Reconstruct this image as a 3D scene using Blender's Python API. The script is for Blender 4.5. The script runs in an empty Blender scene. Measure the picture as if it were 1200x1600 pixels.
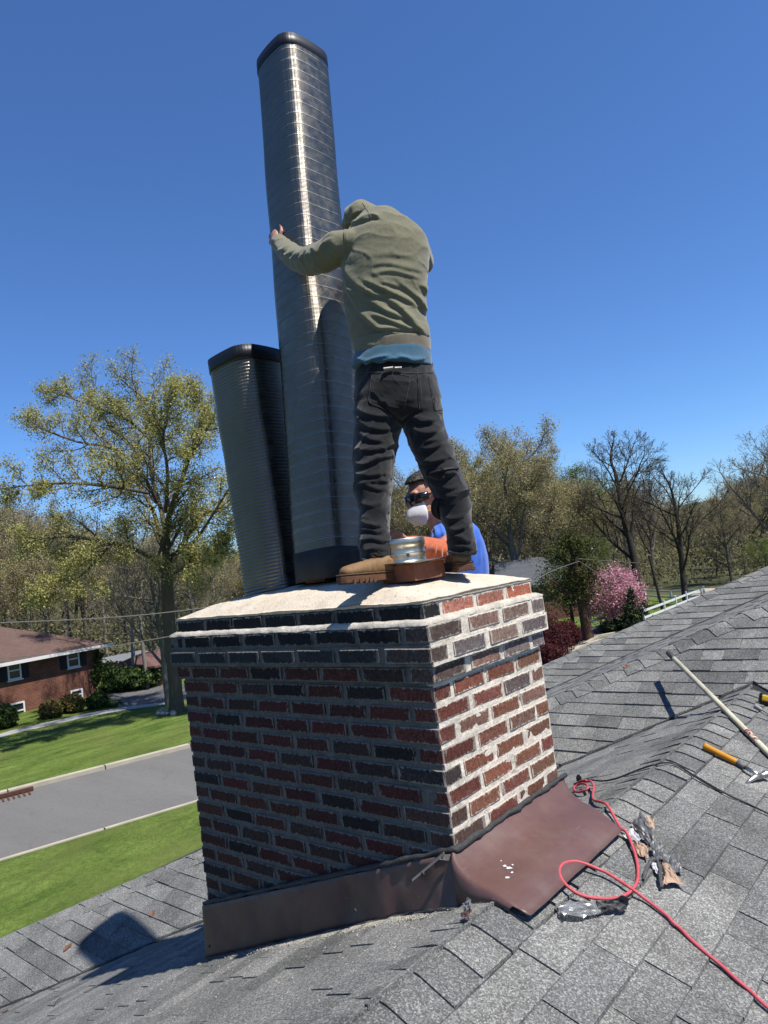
import bpy, bmesh, math, random
import numpy as np
from mathutils import Vector, Matrix, noise
from mathutils.bvhtree import BVHTree
R = random.Random(7)
S = bpy.context.scene
COL = S.collection
PI = math.pi

# ------------------------------------------------------------------ camera
FPX = 1109.0                                   # focal length in pixels of the 1200x1600 photograph
CAM = Vector((1.4352, -1.797, .4835))
_a, _b, _c = -.7102, .066, -.1282
_f = Vector((math.sin(_a)*math.cos(_b), math.cos(_a)*math.cos(_b), math.sin(_b)))
_r0 = Vector((math.cos(_a), -math.sin(_a), 0)); _u0 = _r0.cross(_f)
CR = math.cos(_c)*_r0 + math.sin(_c)*_u0
CU = -math.sin(_c)*_r0 + math.cos(_c)*_u0
CF = _f
cam = bpy.data.cameras.new('camera'); camo = bpy.data.objects.new('camera', cam); COL.objects.link(camo)
cam.sensor_fit = 'AUTO'; cam.sensor_width = 36; cam.lens = 36*FPX/1600
cam.clip_start = .05; cam.clip_end = 3000
m = Matrix((CR, CU, -CF)).transposed().to_4x4(); m.translation = CAM
camo.matrix_world = m
S.camera = camo

# ------------------------------------------------------------------ light
SUN_EL, SUN_AZ = math.radians(61.5), math.radians(3.3)       # azimuth counted from +x towards +y
w = bpy.data.worlds.new('World'); S.world = w; w.use_nodes = True
nt = w.node_tree; bgn = nt.nodes['Background']
sky = nt.nodes.new('ShaderNodeTexSky'); sky.sky_type = 'NISHITA'; sky.sun_disc = False
sky.sun_elevation = SUN_EL; sky.sun_rotation = math.radians(90) - SUN_AZ
sky.altitude = 300; sky.air_density = 1.0; sky.dust_density = .1; sky.ozone_density = 8.0
tint = nt.nodes.new('ShaderNodeMix'); tint.data_type = 'RGBA'; tint.blend_type = 'MULTIPLY'; tint.inputs[0].default_value = 1
tint.inputs[7].default_value = (.93, 1.17, 1.46, 1); nt.links.new(sky.outputs[0], tint.inputs[6])
nt.links.new(tint.outputs[2], bgn.inputs[0]); bgn.inputs[1].default_value = .07
sl = bpy.data.lights.new('sun', 'SUN'); sl.energy = 5.0; sl.angle = math.radians(.53); sl.color = (1, .955, .89)
so = bpy.data.objects.new('sun', sl); COL.objects.link(so)
SUND = Vector((math.cos(SUN_EL)*math.cos(SUN_AZ), math.cos(SUN_EL)*math.sin(SUN_AZ), math.sin(SUN_EL)))
so.rotation_euler = SUND.to_track_quat('Z', 'Y').to_euler()
S.view_settings.view_transform = 'Standard'; S.view_settings.look = 'None'
S.view_settings.exposure = .64; S.view_settings.gamma = 1; S.view_settings.use_curve_mapping = False

# ------------------------------------------------------------------ helpers
def ray(px, py): return CF + CR*((px-600)/FPX) - CU*((py-800)/FPX)
def U(px, py, d): return CAM + ray(px, py)*d
def on(px, py, n, c):
    n = Vector(n); r = ray(px, py); return CAM + r*((c - n.dot(CAM))/n.dot(r))
def proj(p):
    d = p - CAM; z = d.dot(CF); return (600+FPX*d.dot(CR)/z, 800-FPX*d.dot(CU)/z, z)
HF = Vector((CF.x, CF.y, 0)).normalized()      # horizontal forward
HR = Vector((HF.y, -HF.x, 0))                  # horizontal right
Z = Vector((0, 0, 1))

def tag(o, label=None, cat=None, group=None, kind=None):
    if label: o['label'] = label
    if cat: o['category'] = cat
    if group: o['group'] = group
    if kind: o['kind'] = kind
    return o
def empty(name, loc=(0, 0, 0), **k):
    o = bpy.data.objects.new(name, None); COL.objects.link(o); o.location = loc; o.empty_display_size = .1
    return tag(o, **k)
def link(name, me, mat=None, parent=None, smooth=False, **k):
    o = bpy.data.objects.new(name, me); COL.objects.link(o)
    if mat is not None and not me.materials: me.materials.append(mat)
    if parent is not None:
        o.parent = parent
        if parent.type == 'EMPTY': o.matrix_parent_inverse = Matrix.Translation(-Vector(parent.location))
    if smooth: me.shade_smooth()
    return tag(o, **k)
def mesh(v, f):
    me = bpy.data.meshes.new('m'); me.from_pydata([tuple(x) for x in v], [], f); me.update(); return me
def meshnp(v, nper, idx):
    """fast mesh: v (n,3) array, faces all with nper corners, idx flat"""
    me = bpy.data.meshes.new('m'); v = np.asarray(v, np.float32); idx = np.asarray(idx, np.int32).ravel()
    nf = len(idx)//nper
    me.vertices.add(len(v)); me.vertices.foreach_set('co', v.ravel())
    me.loops.add(len(idx)); me.loops.foreach_set('vertex_index', idx)
    me.polygons.add(nf); me.polygons.foreach_set('loop_start', np.arange(0, nf*nper, nper, dtype=np.int32))
    me.update(calc_edges=True); me.validate(); return me
class MB:
    def __init__(s): s.v = []; s.f = []
    def add(s, v, f):
        n = len(s.v); s.v += [Vector(x) for x in v]; s.f += [[i+n for i in q] for q in f]
    def box(s, c, sx, sy, sz, M=None):
        c = Vector(c); vs = []
        for z in (-1, 1):
            for y in (-1, 1):
                for x in (-1, 1):
                    p = Vector((x*sx/2, y*sy/2, z*sz/2))
                    vs.append((M @ p if M else p) + c)
        s.add(vs, [(0, 2, 3, 1), (4, 5, 7, 6), (0, 1, 5, 4), (2, 6, 7, 3), (0, 4, 6, 2), (1, 3, 7, 5)])
    def tube(s, pts, rad, n=8, caps=True, squash=None):
        pts = [Vector(p) for p in pts]; N = len(pts)
        if not hasattr(rad, '__len__'): rad = [rad]*N
        base = len(s.v); up = None
        for i, p in enumerate(pts):
            t = (pts[min(i+1, N-1)] - pts[max(i-1, 0)])
            if t.length < 1e-9: t = Vector((0, 0, 1))
            t.normalize()
            if up is None: up = t.orthogonal().normalized()
            up = (up - t*up.dot(t)); up = up.normalized() if up.length > 1e-6 else t.orthogonal().normalized()
            b = t.cross(up)
            for k in range(n):
                a = 2*PI*k/n; s.v.append(p + (up*math.cos(a) + b*math.sin(a))*rad[i])
        for i in range(N-1):
            for k in range(n):
                a = base+i*n+k; b2 = base+i*n+(k+1) % n
                s.f.append([a, b2, b2+n, a+n])
        if caps:
            s.f.append([base+k for k in range(n)][::-1]); s.f.append([base+(N-1)*n+k for k in range(n)])
    def prism(s, pts, n, t):
        """flat polygon pts extruded by t along n"""
        n = Vector(n)*t; k = len(pts); pts = [Vector(p) for p in pts]
        s.add(pts + [p+n for p in pts], [list(range(k))[::-1], [k+i for i in range(k)]] + [[i, (i+1) % k, k+(i+1) % k, k+i] for i in range(k)])
    def me(s, recalc=True):
        me = mesh(s.v, s.f)
        if recalc:
            bm = bmesh.new(); bm.from_mesh(me); bmesh.ops.recalc_face_normals(bm, faces=bm.faces); bm.to_mesh(me); bm.free()
        return me
    def build(s, name, mat, parent=None, **k): return link(name, s.me(), mat, parent, **k)
def apply_mods(o):
    dg = bpy.context.evaluated_depsgraph_get(); ev = o.evaluated_get(dg)
    me = bpy.data.meshes.new_from_object(ev); old = o.data; o.modifiers.clear(); o.data = me
    return o
def bevel(me, wd, seg=2):
    bm = bmesh.new(); bm.from_mesh(me)
    bmesh.ops.bevel(bm, geom=list(bm.edges), offset=wd, segments=seg, affect='EDGES', profile=.6, clamp_overlap=True)
    bm.to_mesh(me); bm.free(); return me
def spline(pts, n=6):
    """Catmull-Rom through pts"""
    P = [Vector(p) for p in pts]; out = []
    for i in range(len(P)-1):
        p0 = P[max(i-1, 0)]; p1 = P[i]; p2 = P[i+1]; p3 = P[min(i+2, len(P)-1)]
        for k in range(n):
            t = k/n
            out.append(.5*((2*p1) + (p2-p0)*t + (2*p0-5*p1+4*p2-p3)*t*t + (3*p1-p0-3*p2+p3)*t**3))
    out.append(P[-1]); return out

# ------------------------------------------------------------------ materials
KA = .78        # all paints are a little darker than first mixed; the exposure makes up for it
class NM:
    def __init__(s, name, rough=.8, metal=0., spec=.3):
        s.m = bpy.data.materials.new(name); s.m.use_nodes = True; s.t = s.m.node_tree; s.n = s.t.nodes
        s.b = s.n['Principled BSDF']; s.b.inputs['Roughness'].default_value = rough
        s.b.inputs['Metallic'].default_value = metal; s.b.inputs['Specular IOR Level'].default_value = spec
    def node(s, ty, **k):
        n = s.n.new(ty)
        for a, v in k.items():
            if a.startswith('_'): setattr(n, a[1:], v)
        return n
    def L(s, a, b): s.t.links.new(a, b)
    def val(s, sock, v):
        if isinstance(v, bpy.types.NodeSocket): s.L(v, sock)
        elif hasattr(v, '__len__'): sock.default_value = (*v, 1) if len(v) == 3 and len(sock.default_value) == 4 else v
        else: sock.default_value = v
    def pos(s): return s.node('ShaderNodeNewGeometry').outputs['Position']
    def obj(s): return s.node('ShaderNodeTexCoord').outputs['Object']
    def gen(s): return s.node('ShaderNodeTexCoord').outputs['Generated']
    def noise(s, vec, scale, detail=3, rough=.55, dist=0, stretch=None):
        if stretch:
            mp = s.node('ShaderNodeMapping'); s.L(vec, mp.inputs[0]); mp.inputs['Scale'].default_value = stretch; vec = mp.outputs[0]
        n = s.node('ShaderNodeTexNoise'); s.L(vec, n.inputs['Vector']); n.inputs['Scale'].default_value = scale
        n.inputs['Detail'].default_value = detail; n.inputs['Roughness'].default_value = rough; n.inputs['Distortion'].default_value = dist
        return n.outputs[0]
    def vor(s, vec, scale, feature='F1', out='Distance'):
        n = s.node('ShaderNodeTexVoronoi', _feature=feature); s.L(vec, n.inputs['Vector']); n.inputs['Scale'].default_value = scale
        return n.outputs[out]
    def ramp(s, fac, stops, const=False):
        n = s.node('ShaderNodeValToRGB'); s.L(fac, n.inputs[0]); e = n.color_ramp.elements
        while len(e) < len(stops): e.new(.5)
        for el, (p, c) in zip(e, stops):
            el.position = p; el.color = (c, c, c, 1) if not hasattr(c, '__len__') else (*c, 1)
        if const: n.color_ramp.interpolation = 'CONSTANT'
        return n.outputs[0]
    def mix(s, fac, a, b, mode='MIX'):
        n = s.node('ShaderNodeMix', _data_type='RGBA', _blend_type=mode)
        s.val(n.inputs[0], fac); s.val(n.inputs[6], a); s.val(n.inputs[7], b); return n.outputs[2]
    def math(s, op, a, b=0., clamp=False):
        n = s.node('ShaderNodeMath', _operation=op); n.use_clamp = clamp; s.val(n.inputs[0], a); s.val(n.inputs[1], b); return n.outputs[0]
    def bump(s, h, strength=.3, dist=.002):
        n = s.node('ShaderNodeBump'); n.inputs['Strength'].default_value = strength; n.inputs['Distance'].default_value = dist
        s.L(h, n.inputs['Height']); s.L(n.outputs[0], s.b.inputs['Normal']); return n
    def col(s, c):
        if s.b.inputs['Metallic'].default_value < .5: c = s.mix(1, c, (KA, KA, KA), 'MULTIPLY')
        s.val(s.b.inputs['Base Color'], c); return s
    def sep(s, vec):
        n = s.node('ShaderNodeSeparateXYZ'); s.L(vec, n.inputs[0]); return n.outputs

def simple(name, c, rough=.8, metal=0, var=.18, scale=20, bump=0, spec=.3, bscale=None, bdist=.002):
    m = NM(name, rough, metal, spec); p = m.pos(); n = m.noise(p, scale, 4)
    c = Vector(c); m.col(m.mix(n, tuple(c*(1-var*1.6)), tuple(c*(1+var*1.6))))
    if bump: m.bump(m.noise(p, bscale or scale*3, 4), bump, bdist)
    return m.m

def shingle_mat():
    m = NM('asphalt_shingle', .93, 0, .15); p = m.pos()
    oi = m.node('ShaderNodeObjectInfo').outputs['Random']; isl = m.node('ShaderNodeNewGeometry').outputs['Random Per Island']
    rnd = m.math('FRACT', m.math('ADD', oi, isl))
    tone = m.ramp(rnd, [(0, (.125, .126, .121)), (.2, (.165, .165, .156)), (.45, (.195, .194, .182)), (.75, (.23, .228, .212)), (1, (.15, .152, .147))])
    g = m.vor(p, 270, 'F1', 'Color'); gs = m.sep(g)[0]
    gran = m.ramp(gs, [(0, .5), (.3, .68), (.6, .95), (.82, 1.25), (.93, 1.6), (1, 1.9)])
    c = m.mix(1, tone, gran, 'MULTIPLY')
    big = m.ramp(m.noise(p, 5.5, 4), [(.3, .78), (.7, 1.18)])
    c = m.mix(1, c, big, 'MULTIPLY')
    wear = m.ramp(m.noise(p, 24, 5, .7), [(.62, 0.), (.75, 1.)])
    c = m.mix(m.math('MULTIPLY', wear, .35), c, (.09, .085, .08))
    m.col(c); m.bump(gs, .5, .0012); return m.m
def brick_mat():
    m = NM('red_brick', .9, 0, .2); p = m.pos(); oi_ = m.node('ShaderNodeObjectInfo'); oc = oi_.outputs['Color']; dust = oi_.outputs['Alpha']
    n = m.noise(p, 90, 5, .7); sp = m.ramp(n, [(.3, .45), (.5, 1.), (.68, 1.7)])
    c = m.mix(1, oc, sp, 'MULTIPLY')
    pits = m.ramp(m.noise(p, 260, 3, .7), [(.3, .25), (.42, 1.)])
    c = m.mix(1, c, pits, 'MULTIPLY')
    g = m.sep(m.gen())
    def edge(s): return m.math('SUBTRACT', .5, m.math('ABSOLUTE', m.math('SUBTRACT', s, .5)))
    tn = m.sep(m.node('ShaderNodeTexCoord').outputs['Normal'])
    def far(e_, k): return m.math('ADD', e_, m.math('GREATER_THAN', m.math('ABSOLUTE', k), .7))
    e = m.math('MINIMUM', m.math('MINIMUM', edge(g[2]), far(m.math('MULTIPLY', edge(g[0]), 2.2), tn[0])), far(m.math('MULTIPLY', edge(g[1]), 1.3), tn[1]))
    nz = m.noise(p, 60, 5, .75, stretch=(1, 1, .35)); lim = m.ramp(nz, [(.34, -.01), (.53, .12), (.64, .22), (.76, .42)])
    mask = m.math('GREATER_THAN', lim, e)
    haze = m.ramp(m.noise(p, 22, 5, .7), [(.52, 0), (.78, .34)])
    c = m.mix(m.math('MULTIPLY', haze, dust), c, (.40, .35, .30))
    c = m.mix(m.math('MULTIPLY', mask, .8), c, m.mix(dust, (.14, .134, .118), (.74, .67, .55)))  # smear tone carries the front's shade and the right face's sun
    m.col(c); m.bump(m.noise(p, 150, 5, .75), .7, .004); return m.m
def mortar_mat(name='mortar', a=(.33, .33, .31), b=(.68, .62, .52)):
    m = NM(name, .95, 0, .15); p = m.pos(); n = m.noise(p, 14, 5, .65)
    c = m.mix(m.ramp(n, [(.35, 0), (.65, 1)]), a, b)
    c = m.mix(1, c, m.ramp(m.noise(p, 120, 3), [(.3, .75), (.7, 1.15)]), 'MULTIPLY')
    m.col(c); m.bump(m.noise(p, 55, 6, .7), .9, .006); return m.m
def crown_mat():
    m = NM('cement_crown', .95, 0, .15); p = m.pos()
    c = m.mix(m.ramp(m.noise(p, 9, 5, .65), [(.35, 0), (.7, 1)]), (.58, .50, .385), (.74, .655, .52))
    c = m.mix(1, c, m.ramp(m.noise(p, 160, 3, .7), [(.3, .7), (.5, 1.), (.75, 1.12)]), 'MULTIPLY')
    st = m.ramp(m.noise(p, 3.2, 4), [(.56, 0), (.7, .4)]); c = m.mix(st, c, (.50, .42, .32))
    m.col(c); m.bump(m.noise(p, 45, 7, .75), .8, .007); return m.m
def steel_mat(name, base, rough, wob=.3, stain=None):
    m = NM(name, rough, 1.0, .5); p = m.pos()
    c = m.mix(m.noise(p, 6, 4), tuple(Vector(base)*.8), tuple(Vector(base)*1.2))
    if stain: c = m.mix(m.ramp(m.noise(p, 5, 5, .7), [(.5, 0), (.7, .6)]), c, stain)
    m.col(c); rr = m.ramp(m.noise(p, 30, 4), [(.3, rough*.75), (.7, rough*1.3)]); m.L(rr, m.b.inputs['Roughness'])
    if wob: m.bump(m.noise(p, 14, 3), wob, .002)
    return m.m
def cloth_mat(name, c, scale=900, var=.14, rough=.92, fuzz=None, dirt=None):
    m = NM(name, rough, 0, .15); p = m.pos(); c = Vector(c)
    k = m.mix(m.noise(p, 9, 4, .6), tuple(c*(1-var)), tuple(c*(1+var)))
    k = m.mix(1, k, m.ramp(m.noise(p, scale*.5, 2, .7), [(.3, .72), (.7, 1.28)]), 'MULTIPLY')
    if dirt: k = m.mix(m.ramp(m.noise(p, 16, 5, .7), [(.6, 0), (.74, .5)]), k, dirt)
    m.col(k); m.bump(m.noise(p, scale*.45, 2, .7), .35, .0012)
    m.b.inputs['Sheen Weight'].default_value = .25; m.b.inputs['Sheen Roughness'].default_value = .5
    return m.m
def grass_mat(name='lawn_grass', a=(.068, .115, .020), b=(.165, .225, .048)):
    m = NM(name, .95, 0, .1); p = m.pos()
    n1 = m.noise(p, 1.1, 5, .65, stretch=(1, .35, 1)); n2 = m.noise(p, 9, 5, .75)
    n3 = m.noise(p, 45, 3, .8, stretch=(1, .5, 1))
    c = m.mix(m.ramp(n1, [(.35, 0), (.68, 1)]), a, b)
    c = m.mix(1, c, m.ramp(n2, [(.3, .62), (.7, 1.4)]), 'MULTIPLY')
    c = m.mix(1, c, m.ramp(n3, [(.3, .6), (.7, 1.4)]), 'MULTIPLY')
    c = m.mix(m.ramp(m.noise(p, .35, 4), [(.45, 0), (.65, .55)]), c, (.14, .16, .045)); c = m.mix(m.ramp(m.noise(p, 2.4, 5, .7), [(.6, 0), (.72, .5)]), c, (.17, .17, .07))
    m.col(c); m.bump(n3, .8, .05); return m.m
def asphalt_mat(name='road_asphalt', k=.155):
    m = NM(name, .9, 0, .2); p = m.pos()
    c = m.mix(m.noise(p, .5, 5, .6, stretch=(.3, 2.5, 1)), (k*.84, k*.81, k*.76), (k*1.2, k*1.16, k*1.08))
    c = m.mix(1, c, m.ramp(m.noise(p, 30, 4, .8), [(.3, .8), (.7, 1.2)]), 'MULTIPLY')
    cr = m.ramp(m.noise(p, .35, 6, .62, dist=1.2), [(.494, 0), (.499, .22), (.501, .22), (.506, 0)]); c = m.mix(cr, c, (.05, .05, .048))
    m.col(c); return m.m
def leaf_mat(name, cols, trans=.35):
    m = NM(name, .7, 0, .2); isl = m.node('ShaderNodeNewGeometry').outputs['Random Per Island']
    n = len(cols); c = m.ramp(isl, [(i/(n-1), k) for i, k in enumerate(cols)])
    m.col(c); c = m.mix(1, c, (KA, KA, KA), 'MULTIPLY')
    if trans:
        tr = m.node('ShaderNodeBsdfTranslucent'); m.L(c, tr.inputs[0]); mx = m.node('ShaderNodeMixShader'); mx.inputs[0].default_value = trans
        out = m.n['Material Output']; m.L(m.b.outputs[0], mx.inputs[1]); m.L(tr.outputs[0], mx.inputs[2]); m.L(mx.outputs[0], out.inputs[0])
    return m.m
def bark_mat(name, a, b):
    m = NM(name, .95, 0, .1); p = m.pos()
    c = m.mix(m.noise(p, 3, 5, .7, stretch=(3, 3, .6)), a, b); m.col(c); m.bump(m.noise(p, 9, 4, .7, stretch=(3, 3, .5)), .6, .03); return m.m

M = {}
M['shingle'] = shingle_mat(); M['brick'] = brick_mat(); M['mortar'] = mortar_mat('mortar', (.125, .118, .104), (.19, .18, .156)); M['mortar_lit'] = mortar_mat('pale_sunlit_mortar', (.62, .56, .46), (.86, .78, .65)); M['crown'] = crown_mat()  # grey and cream mortar: front shade and right-hand sun mixed in, besides smears
M['deck'] = simple('roof_felt', (.03, .03, .032), .95)
M['white'] = simple('white_paint', (.75, .75, .73), .5, var=.05)
M['clay'] = simple('clay_flue', (.27, .10, .055), .85, var=.3, scale=30, bump=.4)
M['blacktape'] = simple('black_tape', (.006, .006, .009), .45, var=.2, spec=.4)
M['seal'] = simple('roof_sealant', (.045, .045, .045), .6, var=.4, scale=60, bump=.8, bdist=.006)
M['rubber_red'] = simple('red_hose', (.52, .085, .10), .55, var=.22, scale=45, spec=.35)
M['rubber_black'] = simple('black_cord', (.012, .012, .013), .5, spec=.4)
M['dark_plastic'] = simple('dark_grip', (.05, .05, .045), .6, var=.3, scale=60)
M['ground_dirt'] = simple('ground_dirt', (.075, .08, .035), .95, var=.4, scale=.8)
M['grass'] = grass_mat(); M['road'] = asphalt_mat(); M['drive'] = asphalt_mat('driveway_asphalt', .13)
M['kerb'] = simple('kerb_concrete', (.42, .38, .29), .9, var=.2, scale=2)
M['bark'] = bark_mat('bark_grey', (.11, .095, .078), (.25, .225, .19))
M['bark_big'] = bark_mat('bark_big_tree', (.06, .048, .035), (.17, .14, .10))
M['bark_dark'] = bark_mat('bark_dark', (.03, .026, .022), (.085, .073, .06))
M['bark_pale'] = bark_mat('bark_pale', (.16, .145, .12), (.32, .29, .24))

# ------------------------------------------------------------------ ground
GZ = -5.5
def sheet(name, pts, mat, z, kind='structure', sub=0):
    me = mesh([(p[0], p[1], z) for p in pts], [list(range(len(pts)))]); return link(name, me, mat, kind=kind)
g = MB(); N = 60; ext = 900
vs = []; fs = []
for i in range(N+1):
    for j in range(N+1):
        x = -ext + 2*ext*i/N; y = -ext + 2*ext*j/N
        d = math.hypot(x, y); h = 0
        if d > 150: h = (min(d, 500)-150)*.045*(1+.5*noise.noise(Vector((x*.004, y*.004, 3))))
        vs.append((x, y, GZ + h))
for i in range(N):
    for j in range(N):
        a = i*(N+1)+j; fs.append([a, a+N+1, a+N+2, a+1])
link('ground', mesh(vs, fs), M['ground_dirt'], kind='structure')
G0 = (0, 0, 1)
def gp(px, py, z=GZ): return on(px, py, G0, z)
# the street on the left: two edges fitted to the photograph
e1a, e1b = gp(20, 1240), gp(295, 1170); e2a, e2b = gp(0, 1345), gp(305, 1252)
rd = ((e1b-e1a)+(e2b-e2a)).normalized()
far_m = (e1a+e1b)/2; near_m = (e2a+e2b)/2
perp = Vector((-rd.y, rd.x, 0))
if (far_m-near_m).dot(perp) < 0: perp = -perp
def along(base, s, off=0, z=GZ): p = base + rd*s + perp*off; return (p.x, p.y, z)
sheet('front_lawn', [along(near_m, -60, -.1), along(near_m, 60, -.1), along(near_m, 60, -28), along(near_m, -60, -28)], M['grass'], GZ+.012)
sheet('road', [along(near_m, -70), along(near_m, 90), along(far_m, 90), along(far_m, -70)], M['road'], GZ+.02)
sheet('far_lawn', [along(far_m, -70, .25), along(far_m, 14.6, .25), along(far_m, 17, 26), along(far_m, -70, 46)], M['grass'], GZ+.10)
for nm, base, o0, o1 in (('far_kerb', far_m, 0, .28), ('near_kerb', near_m, -.13, .0)):
    k = MB(); L0 = -60
    while L0 < 80:
        A = [Vector(along(base, L0, o0)), Vector(along(base, L0+2.96, o0)), Vector(along(base, L0+2.96, o1)), Vector(along(base, L0, o1))]
        k.prism(A, Z, .14 if nm == 'far_kerb' else .04); L0 += 3
    k.build(nm, M['kerb'], kind='structure')

# ------------------------------------------------------------------ roof of the house
s2, s3 = .382, .529
def z_p1(x, y): return -.4506 - s2*x
def z_p2(x, y): return s2*x - .603
def z_p3(x, y): return s3*y - 1.968
def z_p4(x, y): return s2*x - .2
def z_p5(x, y): return s3*y - 3.903
house = empty('house', (-1, 3, GZ), label='house with the grey asphalt shingle roof that the brick chimney rises from', cat='house')
def clip(poly, a, b, c):
    """keep the part of a plan polygon where a*x+b*y<=c"""
    out = []
    for i in range(len(poly)):
        p, q = poly[i], poly[(i+1) % len(poly)]
        dp = a*p[0]+b*p[1]-c; dq = a*q[0]+b*q[1]-c
        if dp <= 0: out.append(p)
        if (dp < 0 < dq) or (dq < 0 < dp):
            t = dp/(dp-dq); out.append((p[0]+(q[0]-p[0])*t, p[1]+(q[1]-p[1])*t))
    return out
tabs = []        # (distance, verts, faces)
def slope(zf, axis, sgn, v0, expo, v1, u0, u1, planes, tabw=(.12, .30), seed=1):
    """rows of shingles. axis 'x': rows run along x, v=y ; axis 'y': rows run along y, v=x. sgn +1: uphill is +v"""
    rr = random.Random(seed); v = v0; row = 0
    while v < v1:
        u = u0 - rr.random()*.3
        while u < u1:
            wd = rr.uniform(*tabw); lift = rr.choice((0, 0, .0028, .0034)); gap = .0022
            a, b = u+gap/2, u+wd-gap/2; lo, hi = v, v+expo
            if sgn < 0: lo, hi = hi, lo            # lo = lower (butt) side
            wv = rr.uniform(-.002, .002)
            poly = [(a, lo+wv), (b, lo+wv*.3), (b, hi), (a, hi)]
            if axis == 'y': poly = [(q[1], q[0]) for q in poly]
            for pl in planes: 
                if poly: poly = clip(poly, *pl)
            u += wd
            if len(poly) < 3: continue
            area = abs(sum(poly[i][0]*poly[(i+1) % len(poly)][1]-poly[(i+1) % len(poly)][0]*poly[i][1] for i in range(len(poly))))/2
            if area < 2e-4: continue
            top = []; bot = []
            tt = .0075 + rr.uniform(-.001, .0015)
            for x, y in poly:
                vv = x if axis == 'y' else y
                h = .001 + tt*abs(hi-vv)/expo + lift; z = zf(x, y)
                top.append(Vector((x, y, z+h))); bot.append(Vector((x, y, z-.004)))
            n = len(top); f = [list(range(n))] + [[i, i+n, (i+1) % n+n, (i+1) % n] for i in range(n)]
            if (top[1]-top[0]).cross(top[2]-top[0]).z < 0: f = [q[::-1] for q in f]
            c = sum(top, Vector())/n; px, py, dz = proj(c)
            d = (c-CAM).length if dz > .2 and -60 < px < 1260 and -60 < py < 1660 else 1e3+(c-CAM).length
            tabs.append((d, top+bot, f))
        v += expo; row += 1
# plan-view clip half planes: a*x+b*y<=c
VAL_R = (-.722, -1., -2.868+.0)     # P3 side of right valley : y >= 2.868-.722x
slope(z_p1, 'y', -1, .327, .115, 3.4, -3.2, 3.0, [(.722, 1., 2.868)], seed=11)
slope(z_p2, 'y', +1, -5.1, .115, .2, -3.2, 3.0, [(-.722, 1., 2.580), (1, 0, .2)], seed=12)
# the falling slope's shingles overlap the rising slope a little at the valley: cut line 4 cm up the rising slope
slope(z_p3, 'x', +1, -1.2, .096, 6.2, -5.1, .24, [(.722, -1., -2.610), (1, 0, .2), (-.7206, 1, 3.337)], tabw=(.13, .27), seed=13)
slope(z_p3, 'x', +1, -1.2, .096, 6.2, .2, 3.2, [(-.722, -1., -2.898), (-1, 0, -.2), (-.7206, 1, 3.337)], tabw=(.13, .27), seed=16)
slope(z_p4, 'y', +1, -2.8, .115, 3, .8, 9.5, [(.7206, -1, -3.337), (-.722, 1, 7.0), (-1, 0, 2.62)], seed=14)
slope(z_p5, 'x', +1, 5.2, .096, 10, -3.4, 3.4, [(.722, -1, -7.03), (-.722, 1, 7.55)], tabw=(.16, .3), seed=15)
tabs.sort(key=lambda t: t[0])
for d, v, f in tabs[:290]:
    link('shingle', mesh(v, f), M['shingle'], house)
rest = MB()
for d, v, f in tabs[290:]: rest.add(v, f)
link('shingle_field', mesh(rest.v, rest.f), M['shingle'], house, kind='stuff')
# decks below the shingles
def deck(pts, zf, drop=.006):
    t = [Vector((x, y, zf(x, y)-drop)) for x, y in pts]; b = [p-Vector((0, 0, .05)) for p in t]; n = len(t)
    mb = MB(); mb.add(t+b, [list(range(n)), list(range(n, 2*n))[::-1]] + [[i, (i+1) % n, (i+1) % n+n, i+n] for i in range(n)])
    mb.build('roof_deck', M['deck'], house)
yv2 = lambda x: 2.580+.722*x
yv1 = lambda x: 2.868-.722*x
yh = lambda x: 3.337+.7206*x
deck([(.2, -3.2), (3.4, -3.2), (3.4, yv1(3.4)), (.2, yv1(.2))], z_p1)
deck([(-5.1, -3.2), (.2, -3.2), (.2, yv2(.2)), (-5.1, yv2(-5.1))], z_p2)
deck([(-5.1, yv2(-5.1)), (.2, yv2(.2)), (3.2, yv1(3.2)), (3.2, yh(3.2)), (-5.1, yh(-5.1))], z_p3)
deck([(-2.62, yh(-2.62)), (3, yh(3)), (3, 7+.722*3), (-2.62, 5.11)], z_p4)
deck([(-3.26, 5.2), (-2.49, 5.2), (3.2, 7+.722*3.2), (3.2, 7.55+.722*3.2)], z_p5)
# the slopes behind, falling away out of sight
deck([(-5.1, yh(-5.1)), (-2.62, yh(-2.62)), (-2.62, 5.1), (-5.1, 3.2)], lambda x, y: z_p4(x, y)-.02)
deck([(-3.26, 5.2), (3.2, 7.55+.722*3.2), (3.2, 13), (-3.26, 9)], lambda x, y: s2*x+.091-.01)
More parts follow.
